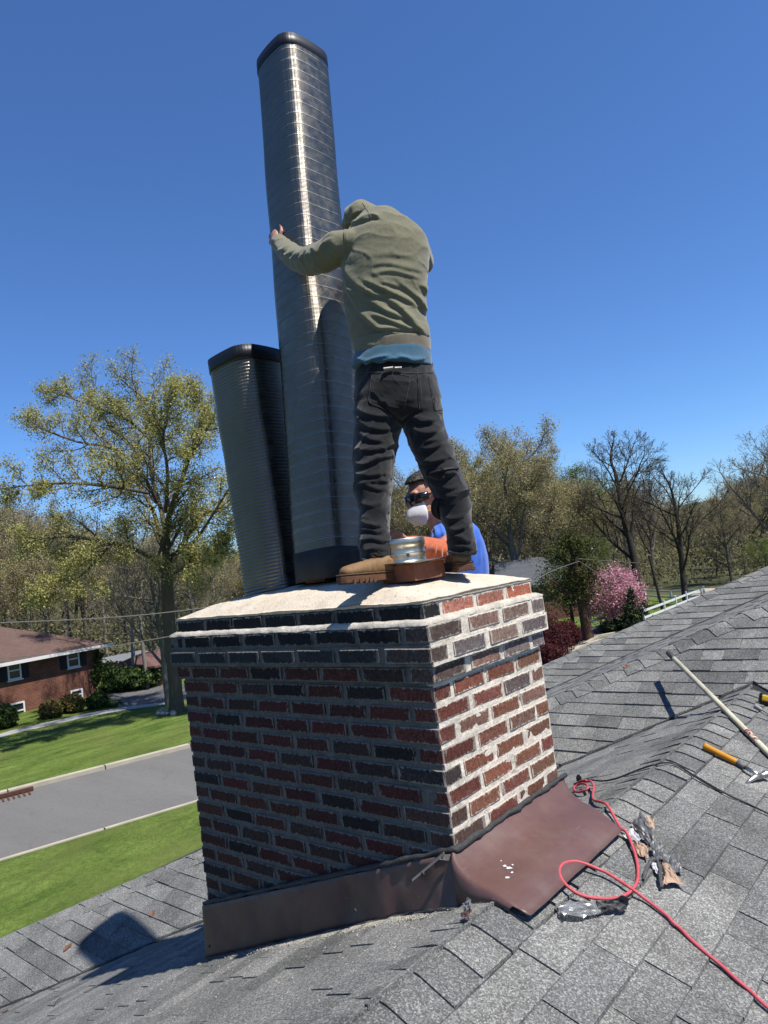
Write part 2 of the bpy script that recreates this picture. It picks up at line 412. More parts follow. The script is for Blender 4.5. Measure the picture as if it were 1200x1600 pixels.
# shingle material recess strip: rows of capping shingles folded over each ridge and hip
def caps(P0, D, A, B, L, expo=.125, half=.132, seed=1, hmax=.0085):
    """P0 start (lower end), D direction, A/B downhill unit vectors on the two sides"""
    rr = random.Random(seed); D = D.normalized(); N = (A+B); N = -N.normalized() if N.length > .01 else Z
    n = 0; s = 0
    rn = .045
    while s < L:
        j = rr.uniform(-.004, .004); e = expo
        hw = half + rr.uniform(-.003, .003)
        prof = [(A, hw), (A, hw*.66), (A, rn*1.1)]
        arc = []
        for t in (0, .25, .5, .75, 1):   # bezier over the crest
            a = A*rn; b = B*rn; arc.append(a*(1-t)**2 + b*t**2)
        left = [A*hw, A*(hw*.66)]; right = [B*(hw*.66), B*hw]
        line = left + arc + right
        v = []
        tw = rr.uniform(-.003, .003)
        for q, (st, h) in enumerate(((s+j, hmax), (s+e+.006, .0015))):
            for i, pt in enumerate(line):
                v.append(P0 + D*(st + (tw*(i-4) if q == 0 else 0)) + pt + N*(h+.002))
        k = len(line)
        for q, (st, h) in enumerate(((s+j, hmax), (s+e+.006, .0015))):
            for i, pt in enumerate(line): v.append(P0 + D*(st + (tw*(i-4) if q == 0 else 0)) + pt - N*.004)
        f = []
        for i in range(k-1):
            f.append([i, i+1, k+i+1, k+i]); f.append([2*k+i, 2*k+k+i, 2*k+k+i+1, 2*k+i+1]); f.append([i, 2*k+i, 2*k+i+1, i+1])
        f.append([0, k, 3*k, 2*k]); f.append([k-1, 3*k-1, 4*k-1, 2*k-1])
        c = v[4]; px, py, dz = proj(c)
        yield (v, f, dz > .3 and -60 < px < 1260 and -60 < py < 1660)
        s += expo; n += 1
stuffcap = MB()
def lay(gen):
    for v, f, vis in gen:
        me = mesh(v, f); bm = bmesh.new(); bm.from_mesh(me); bmesh.ops.recalc_face_normals(bm, faces=bm.faces); bm.to_mesh(me); bm.free()
        if vis: link('ridge_shingle', me, M['shingle'], house)
        else: stuffcap.add(v, f)
U1 = Vector((1, 0, -s2)).normalized(); U2 = Vector((-1, 0, -s2)).normalized()
lay(caps(Vector((.2, -2.6, z_p1(.2, 0))), Vector((0, 1, 0)), U1, U2, 5.25, seed=3))
hd = Vector((1, .7206, s2)).normalized()
def perp_down(n):      # direction on a plane (normal n) perpendicular to the hip
    v = hd.cross(Vector(n)).normalized(); return v
A3 = perp_down((0, -s3, 1)); A4 = perp_down((-s2, 0, 1))
if A3.y > 0: A3 = -A3
if A4.y < 0: A4 = -A4
h0 = Vector((-5.1, yh(-5.1), z_p4(-5.1, 0)))
lay(caps(h0, hd, A3, A4, 10.2, seed=4, expo=.125, half=.125))
h5 = Vector((-3.2, 7.55-.722*3.2, s3*(7.55-.722*3.2)-3.903))
lay(caps(h5, Vector((1, .722, s2)), A3, A4, 8.6, seed=5, expo=.14))
stuffcap.build('ridge_shingle_field', M['shingle'], house, kind='stuff')
# eave gutter behind, fascia and the wall below it
g = MB()
gy = 5.14; gz = z_p5(0, 5.2)-.03
prof = [(0, 0), (0, -.10), (-.09, -.10), (-.12, -.03), (-.12, 0), (-.112, 0), (-.108, -.03), (-.085, -.09), (-.01, -.09), (-.01, 0)]
va = [Vector((-3.5, gy+a, gz+b)) for a, b in prof]; vb = [Vector((-2.42, gy+a, gz+b)) for a, b in prof]; n = len(prof)
g.add(va+vb, [[i, (i+1) % n, (i+1) % n+n, i+n] for i in range(n)])
g.build('gutter', M['white'], house)
wl = MB()
for x0, x1, y0, y1, zt in ((-4.7, 3, -2.9, 1.0, -2.9), (-3.0, 3, 1.0, 8.6, -2.6)):
    wl.box(((x0+x1)/2, (y0+y1)/2, (GZ+zt)/2), x1-x0, y1-y0, zt-GZ)
wl.build('wall', simple('house_siding', (.55, .53, .48), .8, var=.06), house)

# ------------------------------------------------------------------ chimney
chim = empty('chimney', (-.7, .35, -1.2), label='red brick chimney with cement crown and brown metal flashing on the grey shingle roof', cat='chimney')
PT = .0659; UL = .2023; JT = .0155
LX, WY = 7*UL, 3.5*UL
def prot(c):      # how far each course stands out of the shaft
    return {1: 0., 2: .030, 3: .034, 4: .016}.get(c, 0.)
def course_z(c): return (6-c)*PT   # top of course c
bm_var = {}
def brick_mesh(l, d, v):
    key = (l, d, v)
    if key in bm_var: return bm_var[key]
    rr = random.Random(hash(key) & 0xffff)
    h = PT-JT-.0005
    bm = bmesh.new(); bmesh.ops.create_cube(bm, size=1)
    for q in bm.verts: q.co = Vector((q.co.x*l, q.co.y*d, q.co.z*h))
    for q in bm.verts: q.co += Vector((rr.uniform(-1, 1), rr.uniform(-1, 1), rr.uniform(-1, 1)))*.0018
    bmesh.ops.bevel(bm, geom=list(bm.edges), offset=.0028, segments=1, affect='EDGES')
    me = bpy.data.meshes.new('brick'); bm.to_mesh(me); bm.free(); me.materials.append(M['brick'])
    bm_var[key] = me; return me
RC = random.Random(21)
def brick_col(c, face):  # front bricks mixed darker, corners in between: the face's shade is in the colour
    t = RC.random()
    if c in (1, 2, 3) and face == 'f': k = (.016, .016, .017) if c < 3 else (.034, .036, .037)  # top front courses near black: tar, with shade mixed into the colour
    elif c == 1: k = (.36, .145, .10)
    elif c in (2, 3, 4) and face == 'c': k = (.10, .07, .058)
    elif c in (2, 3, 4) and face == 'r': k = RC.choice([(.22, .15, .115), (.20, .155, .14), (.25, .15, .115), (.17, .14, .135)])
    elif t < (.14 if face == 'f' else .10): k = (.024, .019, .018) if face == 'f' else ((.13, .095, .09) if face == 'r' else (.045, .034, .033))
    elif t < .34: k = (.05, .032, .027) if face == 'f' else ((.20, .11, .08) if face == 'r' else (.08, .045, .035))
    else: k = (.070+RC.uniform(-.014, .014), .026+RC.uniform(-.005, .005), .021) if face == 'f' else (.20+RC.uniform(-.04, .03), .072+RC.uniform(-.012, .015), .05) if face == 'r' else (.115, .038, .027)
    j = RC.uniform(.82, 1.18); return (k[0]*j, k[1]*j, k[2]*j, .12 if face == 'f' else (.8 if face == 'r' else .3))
hid = MB()
def flash_top(x): return -.44 + (-.889+.44)*(-x/1.37)
for c in range(1, 23):
    p = prot(c); z = course_z(c) - PT/2 - JT*0
    zt = course_z(c)
    off = (c % 2 == 0)             # even courses start with a half brick on the front face
    # front face (y=0), from the corner x=0 going -x
    n = 0; x = 0.
    widths = ([.5]+[1]*6+[.5]) if off else [1]*7
    if c == 1: widths = [1.0]*7
    k = len(widths)
    for i, wv in enumerate(widths):
        x0 = -x*UL; x1 = -(x+wv)*UL; x += wv
        cx = (x0+x1)/2; l = wv*UL-JT
        corner = i in (0, k-1)
        # scale plan outwards for corbelled courses
        sx = 1+2*p/LX; cxx = -LX/2 + (cx+LX/2)*sx; l2 = l*sx
        if off and corner:
            dep = UL-JT; yc = -p + dep/2 + .003; l2 = .5*UL-JT/2
            cxx = (p - l2/2) if i == 0 else (-LX-p+l2/2)
        else:
            dep = .5*UL-JT/2; yc = -p+dep/2
            if corner: l2 = UL-JT/2; cxx = (p-l2/2) if i == 0 else (-LX-p+l2/2)
        if zt < flash_top(cx)-.02 and zt < flash_top(x1): continue
        if zt-PT < z_p2(cxx, 0)-.1: continue
        vis = True
        me = brick_mesh(round(l2, 4), round(dep, 4), RC.randrange(5))
        o = link('brick', me, None, chim); o.location = (cxx, yc+RC.uniform(-.0016, .0016), z)
        o.rotation_euler = (RC.uniform(-.008, .008), RC.uniform(-.012, .012), RC.uniform(-.006, .006))
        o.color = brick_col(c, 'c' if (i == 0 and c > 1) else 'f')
        if not (i == 0): pass
    # right face (x=0) going +y
    W0 = WY; y = 1.0 if off else .5
    rest_w = [1, 1, .5] if off else [1, 1, 1]
    for wv in rest_w:
        y0 = y*UL; y1 = (y+wv)*UL; y += wv; cy = (y0+y1)/2; l = wv*UL-JT
        sy = 1+2*p/WY; cyy = WY/2+(cy-WY/2)*sy; l2 = l*(1+p*.9)
        if zt < -.45: continue
        dep = .5*UL-JT/2
        me = brick_mesh(round(l2, 4), round(dep, 4), RC.randrange(5))
        o = link('brick', me, None, chim); o.location = (p-dep/2+RC.uniform(-.0016, .0016), cyy, z)
        o.rotation_euler = (RC.uniform(-.012, .012), RC.uniform(-.008, .008), PI/2+RC.uniform(-.006, .006))
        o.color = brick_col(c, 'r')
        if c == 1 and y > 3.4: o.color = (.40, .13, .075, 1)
    # the two faces nobody sees from here, joined
    for i in range(7):
        hid.box((-LX+UL*(i+.5)-.0, WY+p-.045, z), UL-JT, .09, PT-JT)
    for i in range(3 if off else 2):
        hid.box((-LX-p+.045, .1+UL*(i+.6), z), .09, UL-JT, PT-JT)
link('brick_courses', hid.me(), simple('far_brick', (.2, .06, .04), .9, var=.3, scale=30), chim, kind='stuff')
# mortar body: one slightly rough core per projection step
def rough_box(x0, x1, y0, y1, z0, z1, step=.012, amp=.0022, seed=0):
    bm = bmesh.new()
    def face(o, a, b, la, lb):
        na = max(1, int(la/step)); nb = max(1, int(lb/step)); g = [[bm.verts.new(o+a*(la*i/na)+b*(lb*j/nb)) for j in range(nb+1)] for i in range(na+1)]
        for i in range(na):
            for j in range(nb): bm.faces.new((g[i][j], g[i+1][j], g[i+1][j+1], g[i][j+1]))
    X, Y_, Zv = Vector((1, 0, 0)), Vector((0, 1, 0)), Vector((0, 0, 1))
    face(Vector((x0, y0, z0)), X, Zv, x1-x0, z1-z0); face(Vector((x1, y0, z0)), Y_, Zv, y1-y0, z1-z0)
    face(Vector((x1, y1, z0)), -X, Zv, x1-x0, z1-z0); face(Vector((x0, y1, z0)), -Y_, Zv, y1-y0, z1-z0)
    face(Vector((x0, y0, z1)), X, Y_, x1-x0, y1-y0); face(Vector((x0, y1, z0)), X, -Y_, x1-x0, y1-y0)
    for v in bm.verts:
        p = v.co; q = p*38+Vector((seed, 0, 0)); d = noise.noise_vector(q)*amp + noise.noise_vector(q*.3)*amp
        v.co = p+d
    bmesh.ops.remove_doubles(bm, verts=list(bm.verts), dist=.0004)
    me = bpy.data.meshes.new('mortar'); bm.to_mesh(me); bm.free(); return me
I = .0055
link('mortar', rough_box(-LX+I, -I, I, WY-I, -1.25, 2*PT-.006, step=.016), M['mortar'], chim)
for c, ex in ((4, 0), (3, 0), (2, .0)):
    p = prot(c)-I; z1 = course_z(c)-.001; z0 = z1-PT+.002
    link('mortar', rough_box(-LX-p, p, -p, WY+p, z0-(.004 if c != 4 else -.004), z1, seed=c), M['mortar'], chim)
bmr = rough_box(-.05, -I+.0036, .0075, WY-I, -1.0, 2*PT-.006, step=.007, amp=.002, seed=4)
link('pale_mortar', bmr, M['mortar_lit'], chim)
for c in (4, 3, 2):
    p = prot(c)-I; z1 = course_z(c)-.001; z0 = z1-PT+.002
    link('pale_mortar', rough_box(p-.05, p+.0022, -p+.006, WY+p, z0-(.004 if c != 4 else -.004), z1, step=.008, amp=.0014, seed=c+9), M['mortar_lit'], chim)
link('pale_mortar', rough_box(-.05, -I+.0025, .0085, WY-I, course_z(2)-.004, course_z(1)-.002, seed=19, step=.008, amp=.0015), M['mortar_lit'], chim)
# sloping mortar ledge over the widest course, under the top course
led = MB(); z0 = course_z(2)-.003; z1 = z0+.016; o_ = .028
ring0 = []; ring1 = []
def rect_ring(e, z, n=60, nw=30, amp=.004, seed=0):
    x0, x1, y0, y1 = -LX-e, e, -e, WY+e; pts = []
    for i in range(n): pts.append(Vector((x0+(x1-x0)*i/n, y0, z)))
    for i in range(nw): pts.append(Vector((x1, y0+(y1-y0)*i/nw, z)))
    for i in range(n): pts.append(Vector((x1-(x1-x0)*i/n, y1, z)))
    for i in range(nw): pts.append(Vector((x0, y1-(y1-y0)*i/nw, z)))
    return [p+noise.noise_vector(p*30+Vector((seed, 0, 0)))*amp for p in pts]
rings = [rect_ring(o_, z0-.002, seed=1), rect_ring(o_-.002, z0+.007, seed=2), rect_ring(.008, z1, seed=3), rect_ring(-.02, z1+.003, seed=4)]
k = len(rings[0]); vv = sum(rings, []); led.add(vv, [[r*k+i, r*k+(i+1) % k, (r+1)*k+(i+1) % k, (r+1)*k+i] for r in range(3) for i in range(k)])
led.build('mortar_ledge', mortar_mat('ledge_mortar', (.40, .37, .31), (.66, .60, .50)), chim, smooth=True)
link('mortar', rough_box(-LX+I, -I, I, WY-I, course_z(2)-.004, course_z(1)-.002, seed=9), M['mortar'], chim)
# cement crown
def crown_z(x, y):
    ex = min(x+LX, -x); ey = min(y, WY-y)
    ex = max(ex, 0); ey = max(ey, 0)
    a = 1-math.exp(-ex/.20); b = 1-math.exp(-ey/.13)
    h = .335 + .092*(min(a, b)*.6+a*b*.4)
    return h + .006*noise.noise(Vector((x*5, y*5, 0))) + .003*noise.noise(Vector((x*16, y*16, 2))) + .0012*noise.noise(Vector((x*60, y*60, 5)))
nx, ny = 150, 76; vs = []; fs = []
for i in range(nx+1):
    for j in range(ny+1):
        x = -LX-.002 + (LX+.004)*i/nx; y = -.002 + (WY+.004)*j/ny
        jx = .004*noise.noise(Vector((x*40, y*40, 1))); vs.append((x+(jx if 0 < j < ny else 0), y+(.004*noise.noise(Vector((x*25, y*9, 4))) if j in (0, ny) else 0), crown_z(x, y)))
for i in range(nx):
    for j in range(ny):
        a = i*(ny+1)+j; fs.append([a, a+ny+1, a+ny+2, a+1])
edge = [i*(ny+1) for i in range(nx+1)] + [nx*(ny+1)+j for j in range(1, ny+1)] + [i*(ny+1)+ny for i in range(nx-1, -1, -1)] + [j for j in range(ny-1, 0, -1)]
nb = len(vs)
for e in edge: v = vs[e]; vs.append((v[0], v[1], .326+.003*noise.noise(Vector((v[0]*30, v[1]*30, 0)))))
for i in range(len(edge)):
    a, b = edge[i], edge[(i+1) % len(edge)]; fs.append([a, nb+i, nb+(i+1) % len(edge), b][::-1])
link('cement_crown', mesh(vs, fs), M['crown'], chim, smooth=True)

# flashing: brown painted metal
def flash_mat():
    m = NM('brown_metal', .42, .0, .5); p = m.pos()
    c = m.mix(m.ramp(m.noise(p, 5, 4), [(.35, 0), (.7, 1)]), (.105, .052, .043), (.14, .073, .061))
    sc = m.ramp(m.noise(p, 40, 4, .8, stretch=(1, .25, 1)), [(.66, 0), (.72, .35)]); c = m.mix(sc, c, (.3, .25, .2)); c = m.mix(m.ramp(m.noise(p, 3.5, 6, .7), [(.5, 0), (.72, .4)]), c, (.2, .165, .14)); c = m.mix(m.ramp(m.noise(p, 150, 3, .8), [(.66, 0), (.72, .5)]), c, (.38, .34, .28))
    m.col(c); m.L(m.ramp(m.noise(p, 12, 4), [(.3, .38), (.7, .62)]), m.b.inputs['Roughness']); m.bump(m.noise(p, 9, 4, .6), .32, .005); return m.m
M['flash'] = flash_mat()
# front strip, following the roof's fall
n = 90; mm = 10; vs = []; fs = []
for i in range(n+1):
    x = -LX-.012 + (LX+.012+.012)*i/n
    zt = flash_top(x)-.012; zb = z_p2(x, 0)+.004
    for j in range(mm+1):
        t = j/mm
        z = zt+(zb-zt)*t
        flare = .0 if x < -.25 else (x+.25)/.26
        y = -.018 - .008*t - .05*flare*t*t
        d = .010*noise.noise(Vector((x*4.2, z*3, 1))) + .010*max(0, noise.noise(Vector((x*9, z*7, 5))))*(1 if x > -.75 else .25)
        dent = -.016*math.exp(-((x+.47)/.05)**2)*math.sin(t*PI) + .014*math.exp(-((x+.30)/.045)**2)*t
        zz = z + (.012*noise.noise(Vector((x*6, 0, 8))) + .01*noise.noise(Vector((x*19, 0, 3))) if j == mm else 0)
        vs.append((x + .055*flare*t*t, y - abs(d)*.8 - max(dent, -.014) - .002, zz))
for i in range(n):
    for j in range(mm): a = i*(mm+1)+j; fs.append([a, a+mm+1, a+mm+2, a+1][::-1])
me = mesh(vs, fs); o = link('front_flashing', me, M['flash'], chim, smooth=True)
md = o.modifiers.new('s', 'SOLIDIFY'); md.thickness = .002; apply_mods(o)
# right-hand apron: down the wall, over the roof ridge, out on the next slope
prof = [(.006, -.447), (.014, -.459), (.030, -.472), (.062, -.490), (.10, -.502), (.155, -.507), (.20, -.505), (.25, -.515), (.315, -.541)]
vs = []; fs = []; n = 40
for i in range(n+1):
    t = i/n
    for j, (x, z) in enumerate(prof):
        s_ = j/(len(prof)-1)
        y0 = -.030 - .078*s_**.8; y1 = .735 - .20*s_**1.2
        if j >= 7: y1 = .715-.18*s_; 
        y = y0+(y1-y0)*t
        zz = z + .004*noise.noise(Vector((x*9, y*7, 0))) + (.003+.0025*abs(noise.noise(Vector((y*8, x*3, 2)))) if j == len(prof)-1 else .003)
        xx = x + (.0015*noise.noise(Vector((y*14, 0, 1))) if j == len(prof)-1 else 0)
        vs.append((xx, y, zz))
k = len(prof)
for i in range(n):
    for j in range(k-1): a = i*k+j; fs.append([a, a+k, a+k+1, a+1])
b0_ = len(vs)
for j in range(k-1):      # the near edge is turned down to the roof
    v = vs[j]; vs.append((v[0]+.012, v[1]-.012, min(v[2], min(z_p1(v[0], 0), z_p2(v[0], 0))+.008)))
for j in range(k-2): fs.append([b0_+j, j, j+1, b0_+j+1])
me = mesh(vs, fs); o = link('apron_flashing', me, M['flash'], chim, smooth=True)
md = o.modifiers.new('s', 'SUBSURF'); md.levels = 1; md.render_levels = 1; md = o.modifiers.new('s', 'SOLIDIFY'); md.thickness = .0018; apply_mods(o)
# dented tongue of metal bent off the corner, and a screw head
tg = MB(); tg.prism([Vector((-.15, -.046, -.548)), Vector((-.147, -.050, -.554)), Vector((-.012, -.036, -.452)), Vector((-.014, -.034, -.443))], Vector((0, -1, .2)), .0022)
tg.prism([Vector((-.03, -.035, -.455)), Vector((.004, -.024, -.452)), Vector((-.002, -.030, -.47)), Vector((-.03, -.040, -.468))], Vector((0, -1, .2)), .0022)
tg.build('bent_metal_edge', simple('bare_metal_edge', (.30, .26, .21), .5, .3), chim)
for sx, sz in ((-.09, -.515), (-.42, -.70), (-1.34, -1.05)):
    b = MB(); b.tube([(sx, -.03-.028, sz), (sx, -.034-.03, sz)], .006, 8); b.build('screw_head', M['dark_plastic'], chim)
# bead of sealant along the metal's top edge
pts = [Vector((x, -.012+.004*noise.noise(Vector((x*20, 0, 0))), flash_top(x)-.004+.006*noise.noise(Vector((x*13, 1, 0))))) for x in np.linspace(-LX-.008, .008, 90)]
pts += [Vector((.012+.003*noise.noise(Vector((y*20, 0, 0))), y, -.444+.008*noise.noise(Vector((y*15, 2, 0))))) for y in np.linspace(-.008, WY+.03, 60)]
b = MB(); b.tube(pts, [.010+.005*noise.noise(p*26)+.002*noise.noise(p*90) for p in pts], 8); b.build('sealant_bead', M['seal'], chim, smooth=True)
pts = [Vector((x, -.036-.052*max(0, (x+.25)/.26)**1.5, z_p2(x, 0)+.006)) for x in np.linspace(-LX-.01, .04, 100)]
b = MB(); b.tube(pts, [.007+.005*noise.noise(p*30) for p in pts], 6); b.build('lower_sealant', M['seal'], chim, smooth=True)
# white paint splash on the apron
sp = MB()
for (px, py, r) in ((795, 1357, .008), (790, 1355, .005), (799, 1364, .004), (793, 1372, .004), (800, 1352, .003)):
    c = on(px, py, (s2, 0, 1), -.4506+.016) if False else None
b_apron = BVHTree.FromObject(bpy.data.objects['apron_flashing'], bpy.context.evaluated_depsgraph_get())
for (px, py, r) in ((795, 1357, .010), (789, 1354, .006), (800, 1364, .005), (793, 1372, .006), (801, 1352, .003), (783, 1346, .0025)):
    h = b_apron.ray_cast(CAM, ray(px, py).normalized())
    if h[0]:
        nrm = h[1] if h[1].dot(CAM-h[0]) > 0 else -h[1]; t1 = nrm.orthogonal().normalized(); t2 = nrm.cross(t1)
        P = []
        for q in range(14):
            a = 2*PI*q/14; rr_ = r*(.5+.9*R.random()); P.append(h[0]+nrm*.0012+(t1*math.cos(a)+t2*math.sin(a))*rr_)
        sp.prism(P, nrm, .0008)
sp.build('paint_splash', M['white'], chim)

# ------------------------------------------------------------------ flue pipes
def sq_ring(a, r, n):
    """rounded square outline, half side a, corner radius r; n points per corner"""
    P = []
    for cx, cy, a0 in ((1, 1, 0), (-1, 1, 90), (-1, -1, 180), (1, -1, 270)):
        for k in range(n):
            t = math.radians(a0 + 90*k/(n-1)); P.append((cx*(a-r)+r*math.cos(t), cy*(a-r)+r*math.sin(t)))
    return P
def add_mid(P, m=2):
    out = []
    for i, p in enumerate(P):
        q = P[(i+1) % len(P)]; out.append(p)
        if math.hypot(q[0]-p[0], q[1]-p[1]) > .05:
            for k in range(1, m+1): out.append((p[0]+(q[0]-p[0])*k/(m+1), p[1]+(q[1]-p[1])*k/(m+1)))
    return out
def pipe_mesh(base, top, a, pitch, amp, seam=0, bulge=.06, twist=0, dent=None, corner=.35, z0=0., wob=.002, helix=0):
    base, top = Vector(base), Vector(top); L = (top-base).length; ax = (top-base).normalized()
    ux = Vector((1, 0, 0)); ux = (ux-ax*ux.dot(ax)).normalized(); uy = ax.cross(ux)
    ring = add_mid(sq_ring(1, corner, 9), 5); k = len(ring)
    ts = []; s = 0; i = 0
    while s < L:
        ts += [(s, 0.), (s+pitch*.3, 1.), (s+pitch*.62, 1.), (s+pitch*.82, 0.)]; s += pitch; i += 1
    V = np.zeros((len(ts), k, 3)); rx = np.array([p[0] for p in ring]); ry = np.array([p[1] for p in ring])
    bul = 1 + bulge*(1-np.minimum(1, (np.minimum(abs(rx), abs(ry))/.75))**2)
    for q, (s, up) in enumerate(ts):
        f = s/L
        am = amp*up
        if seam and (s % seam) < pitch*1.01: am -= .0006*up
        rad = a*bul + am
        th = twist*f; c, sn = math.cos(th), math.sin(th)
        X = (rx*c-ry*sn)*rad; Y = (rx*sn+ry*c)*rad
        if dent:
            for (fc, fw, dx, dy, w2, dep) in dent:
                g = math.exp(-((f-fc)/fw)**2); e = np.exp(-(((rx-dx)**2+(ry-dy)**2)/w2)); X = X*(1-dep*g*e); Y = Y*(1-dep*g*e)
        wx = wob*noise.noise(Vector((f*6, 0, a*50))); wy = wob*noise.noise(Vector((f*6, 5, a*50)))
        hx = 0
        P = np.array(base)[None, :] + np.outer(X+wx, np.array(ux)) + np.outer(Y+wy, np.array(uy)) + np.outer(np.full(k, s)+helix*rx, np.array(ax))
        V[q] = P
    n = len(ts); I = np.arange(n-1)[:, None]*k; J = np.arange(k)[None, :]; J2 = (J+1) % k
    idx = np.stack([I+J, I+J2, I+k+J2, I+k+J], -1).reshape(-1, 4)
    return meshnp(V.reshape(-1, 3), 4, idx), (base, ax, ux, uy, ring, bul, L, twist)
def band(info, s0, s1, a, off=.002, lip=True):
    base, ax, ux, uy, ring, bul, L, tw = info; b = MB(); k = len(ring); V = []
    prof = [(s0, off*.5), (s0+.002, off), (s1, off), (s1+.001, off*.4), (s1, -.006), (s0+.01, -.010)]
    for s, o in prof:
        th = tw*min(1, s/L); c, sn = math.cos(th), math.sin(th)
        for (x, y), bb in zip(ring, bul):
            rr = a*bb+o; V.append(base+ux*((x*c-y*sn)*rr)+uy*((x*sn+y*c)*rr)+ax*s)
    F = [[q*k+i, q*k+(i+1) % k, (q+1)*k+(i+1) % k, (q+1)*k+i] for q in range(len(prof)-1) for i in range(k)]
    b.add(V, F); return b
M['steel_tall'] = steel_mat('flue_steel', (.165, .152, .132), .38, .12)
M['steel_short'] = steel_mat('flue_steel_dark', (.155, .142, .12), .38, .1)
M['steel_bright'] = steel_mat('stainless_collar', (.50, .47, .40), .36, .2, stain=(.2, .15, .08))
tall = empty('flue_pipe', (-.73, .36, .43), label='tall corrugated steel flue liner that the man in the green hoodie holds upright', cat='flue pipe')
ta = .136
DENT = [(.62, .10, 1, -.25, .5, .10), (.50, .08, 1, -.6, .35, .07), (.30, .15, .6, -1, .4, .05), (.75, .05, .3, -1, .3, .03)]
me, inf = pipe_mesh((-.73, .36, .53), (-.838, .595, 2.925), ta, .0062, .0011, seam=.0558, corner=.42, bulge=.07, twist=-.10,
                    dent=DENT, wob=.006, helix=.004)
link('corrugated_liner', me, M['steel_tall'], tall, smooth=True)
base_, ax_, ux_, uy_, ring_, bul_, L_, tw_ = inf; b = MB(); sm_ = .05
while sm_ < L_-.05:
    th = tw_*sm_/L_; c_, n_ = math.cos(th), math.sin(th); f_ = sm_/L_; wx = .006*noise.noise(Vector((f_*6, 0, ta*50))); wy = .006*noise.noise(Vector((f_*6, 5, ta*50))); P = []
    for (x, y), bb in zip(ring_, bul_):
        r1 = ta*bb+.0006; X, Y = (x*c_-y*n_)*r1, (x*n_+y*c_)*r1
        for (fc, fw, dx, dy, w2, dep) in DENT: g = math.exp(-((f_-fc)/fw)**2)*math.exp(-(((x-dx)**2+(y-dy)**2)/w2)); X *= 1-dep*g; Y *= 1-dep*g
        P.append(base_+ux_*(X+wx)+uy_*(Y+wy)+ax_*(sm_+.004*x))
    b.tube(P+[P[0]], .0011, 4, caps=False); sm_ += .0558
b.build('spiral_seam', steel_mat('seam_steel', (.36, .34, .30), .55, 0), tall)
band(inf, inf[6]-.045, inf[6]+.012, ta, .0035).build('black_tape_band', M['blacktape'], tall, smooth=True)
b = band((Vector((-.725, .35, .42)), inf[1], *inf[2:6], .12, 0), 0, .125, ta, .004); b.build('bottom_collar', simple('dull_collar', (.040, .037, .032), .75, 0, var=.35, scale=18, bump=.3), tall, smooth=True)
short = empty('flue_pipe', (-1.10, .36, .43), label='short dark ribbed flue liner standing on the left end of the chimney crown', cat='flue pipe')
sa = .142
me, inf = pipe_mesh((-1.085, .36, .37), (-1.16, .36, 1.515), sa,   .0158, .0030, corner=.5, bulge=.05, twist=.04, wob=.004, helix=.003,
                    dent=[(.9, .12, 1, -1, .3, .03)])
link('corrugated_liner', me, M['steel_short'], short, smooth=True)
band(inf, inf[6]-.055, inf[6]+.006, sa, .0062).build('black_tape_band', M['blacktape'], short, smooth=True)

# clay flue with its steel adapter
cf = empty('clay_flue', (-.27, .21, .40), label='red clay flue tile stub standing between the boots on the crown', cat='flue tile')
x0, x1, y0, y1 = -.285, -.135, .15, .33; zb, zt = .395, .455
b = MB(); th = .022
for a_ in ((x0, x1, y0, y0+th), (x0, x1, y1-th, y1), (x0, x0+th, y0+th, y1-th), (x1-th, x1, y0+th, y1-th)):
    b.box(((a_[0]+a_[1])/2, (a_[2]+a_[3])/2, (zb+zt)/2), a_[1]-a_[0], a_[3]-a_[2], zt-zb)
o = b.build('tile_wall', M['clay'], cf)
me = o.data
ad = empty('steel_adapter', (-.27, .22, .455), label='round stainless collar on a thin steel plate resting on the clay flue', cat='flue adapter')
b = MB(); P = []
for i in range(28):
    t = 2*PI*i/28; sx = math.copysign(abs(math.cos(t))**.45, math.cos(t)); sy = math.copysign(abs(math.sin(t))**.45, math.sin(t))
    P.append(Vector((-.235+sx*.135, .235+sy*.125, .4605+.004*math.sin(t*3))))
b.prism(P, Z, .0022); b.build('plate', M['steel_bright'], ad)
b = MB(); prof = [(r_*1.1, z_) for r_, z_ in [(.088, .462), (.076, .462), (.0725, .468), (.0725, .492), (.0745, .494), (.0725, .497), (.0725, .520), (.0755, .523), (.0755, .548), (.074, .550), (.0715, .547), (.0715, .47)]]
nn = 48; V = [Vector((-.242+r*math.cos(2*PI*k/nn), .235+r*math.sin(2*PI*k/nn), z)) for r, z in prof for k in range(nn)]
b.add(V, [[q*nn+i, q*nn+(i+1) % nn, (q+1)*nn+(i+1) % nn, (q+1)*nn+i] for q in range(len(prof)-1) for i in range(nn)])
b.build('collar_ring', M['steel_bright'], ad, smooth=True)
for an in (-40, -95):
    a_ = math.radians(an); d = Vector((math.cos(a_), math.sin(a_), 0)); p = Vector((-.242, .235, .487))+d*.080
    b = MB(); b.tube([p, p+d*.004, p+d*.005], [.006, .006, .003], 8); b.build('rivet', M['dark_plastic'], ad)
tl = empty('grey_brick_stub', (-.93, .3, .4), label='broken red brick piece beside the foot of the short flue liner', cat='brick piece')
b = MB(); b.box(U(497, 903, 2.98), .10, .05, .035, Matrix.Rotation(.2, 3, 'Z')); link('brick_chunk', bevel(b.me(), .004), M['clay'], tl)

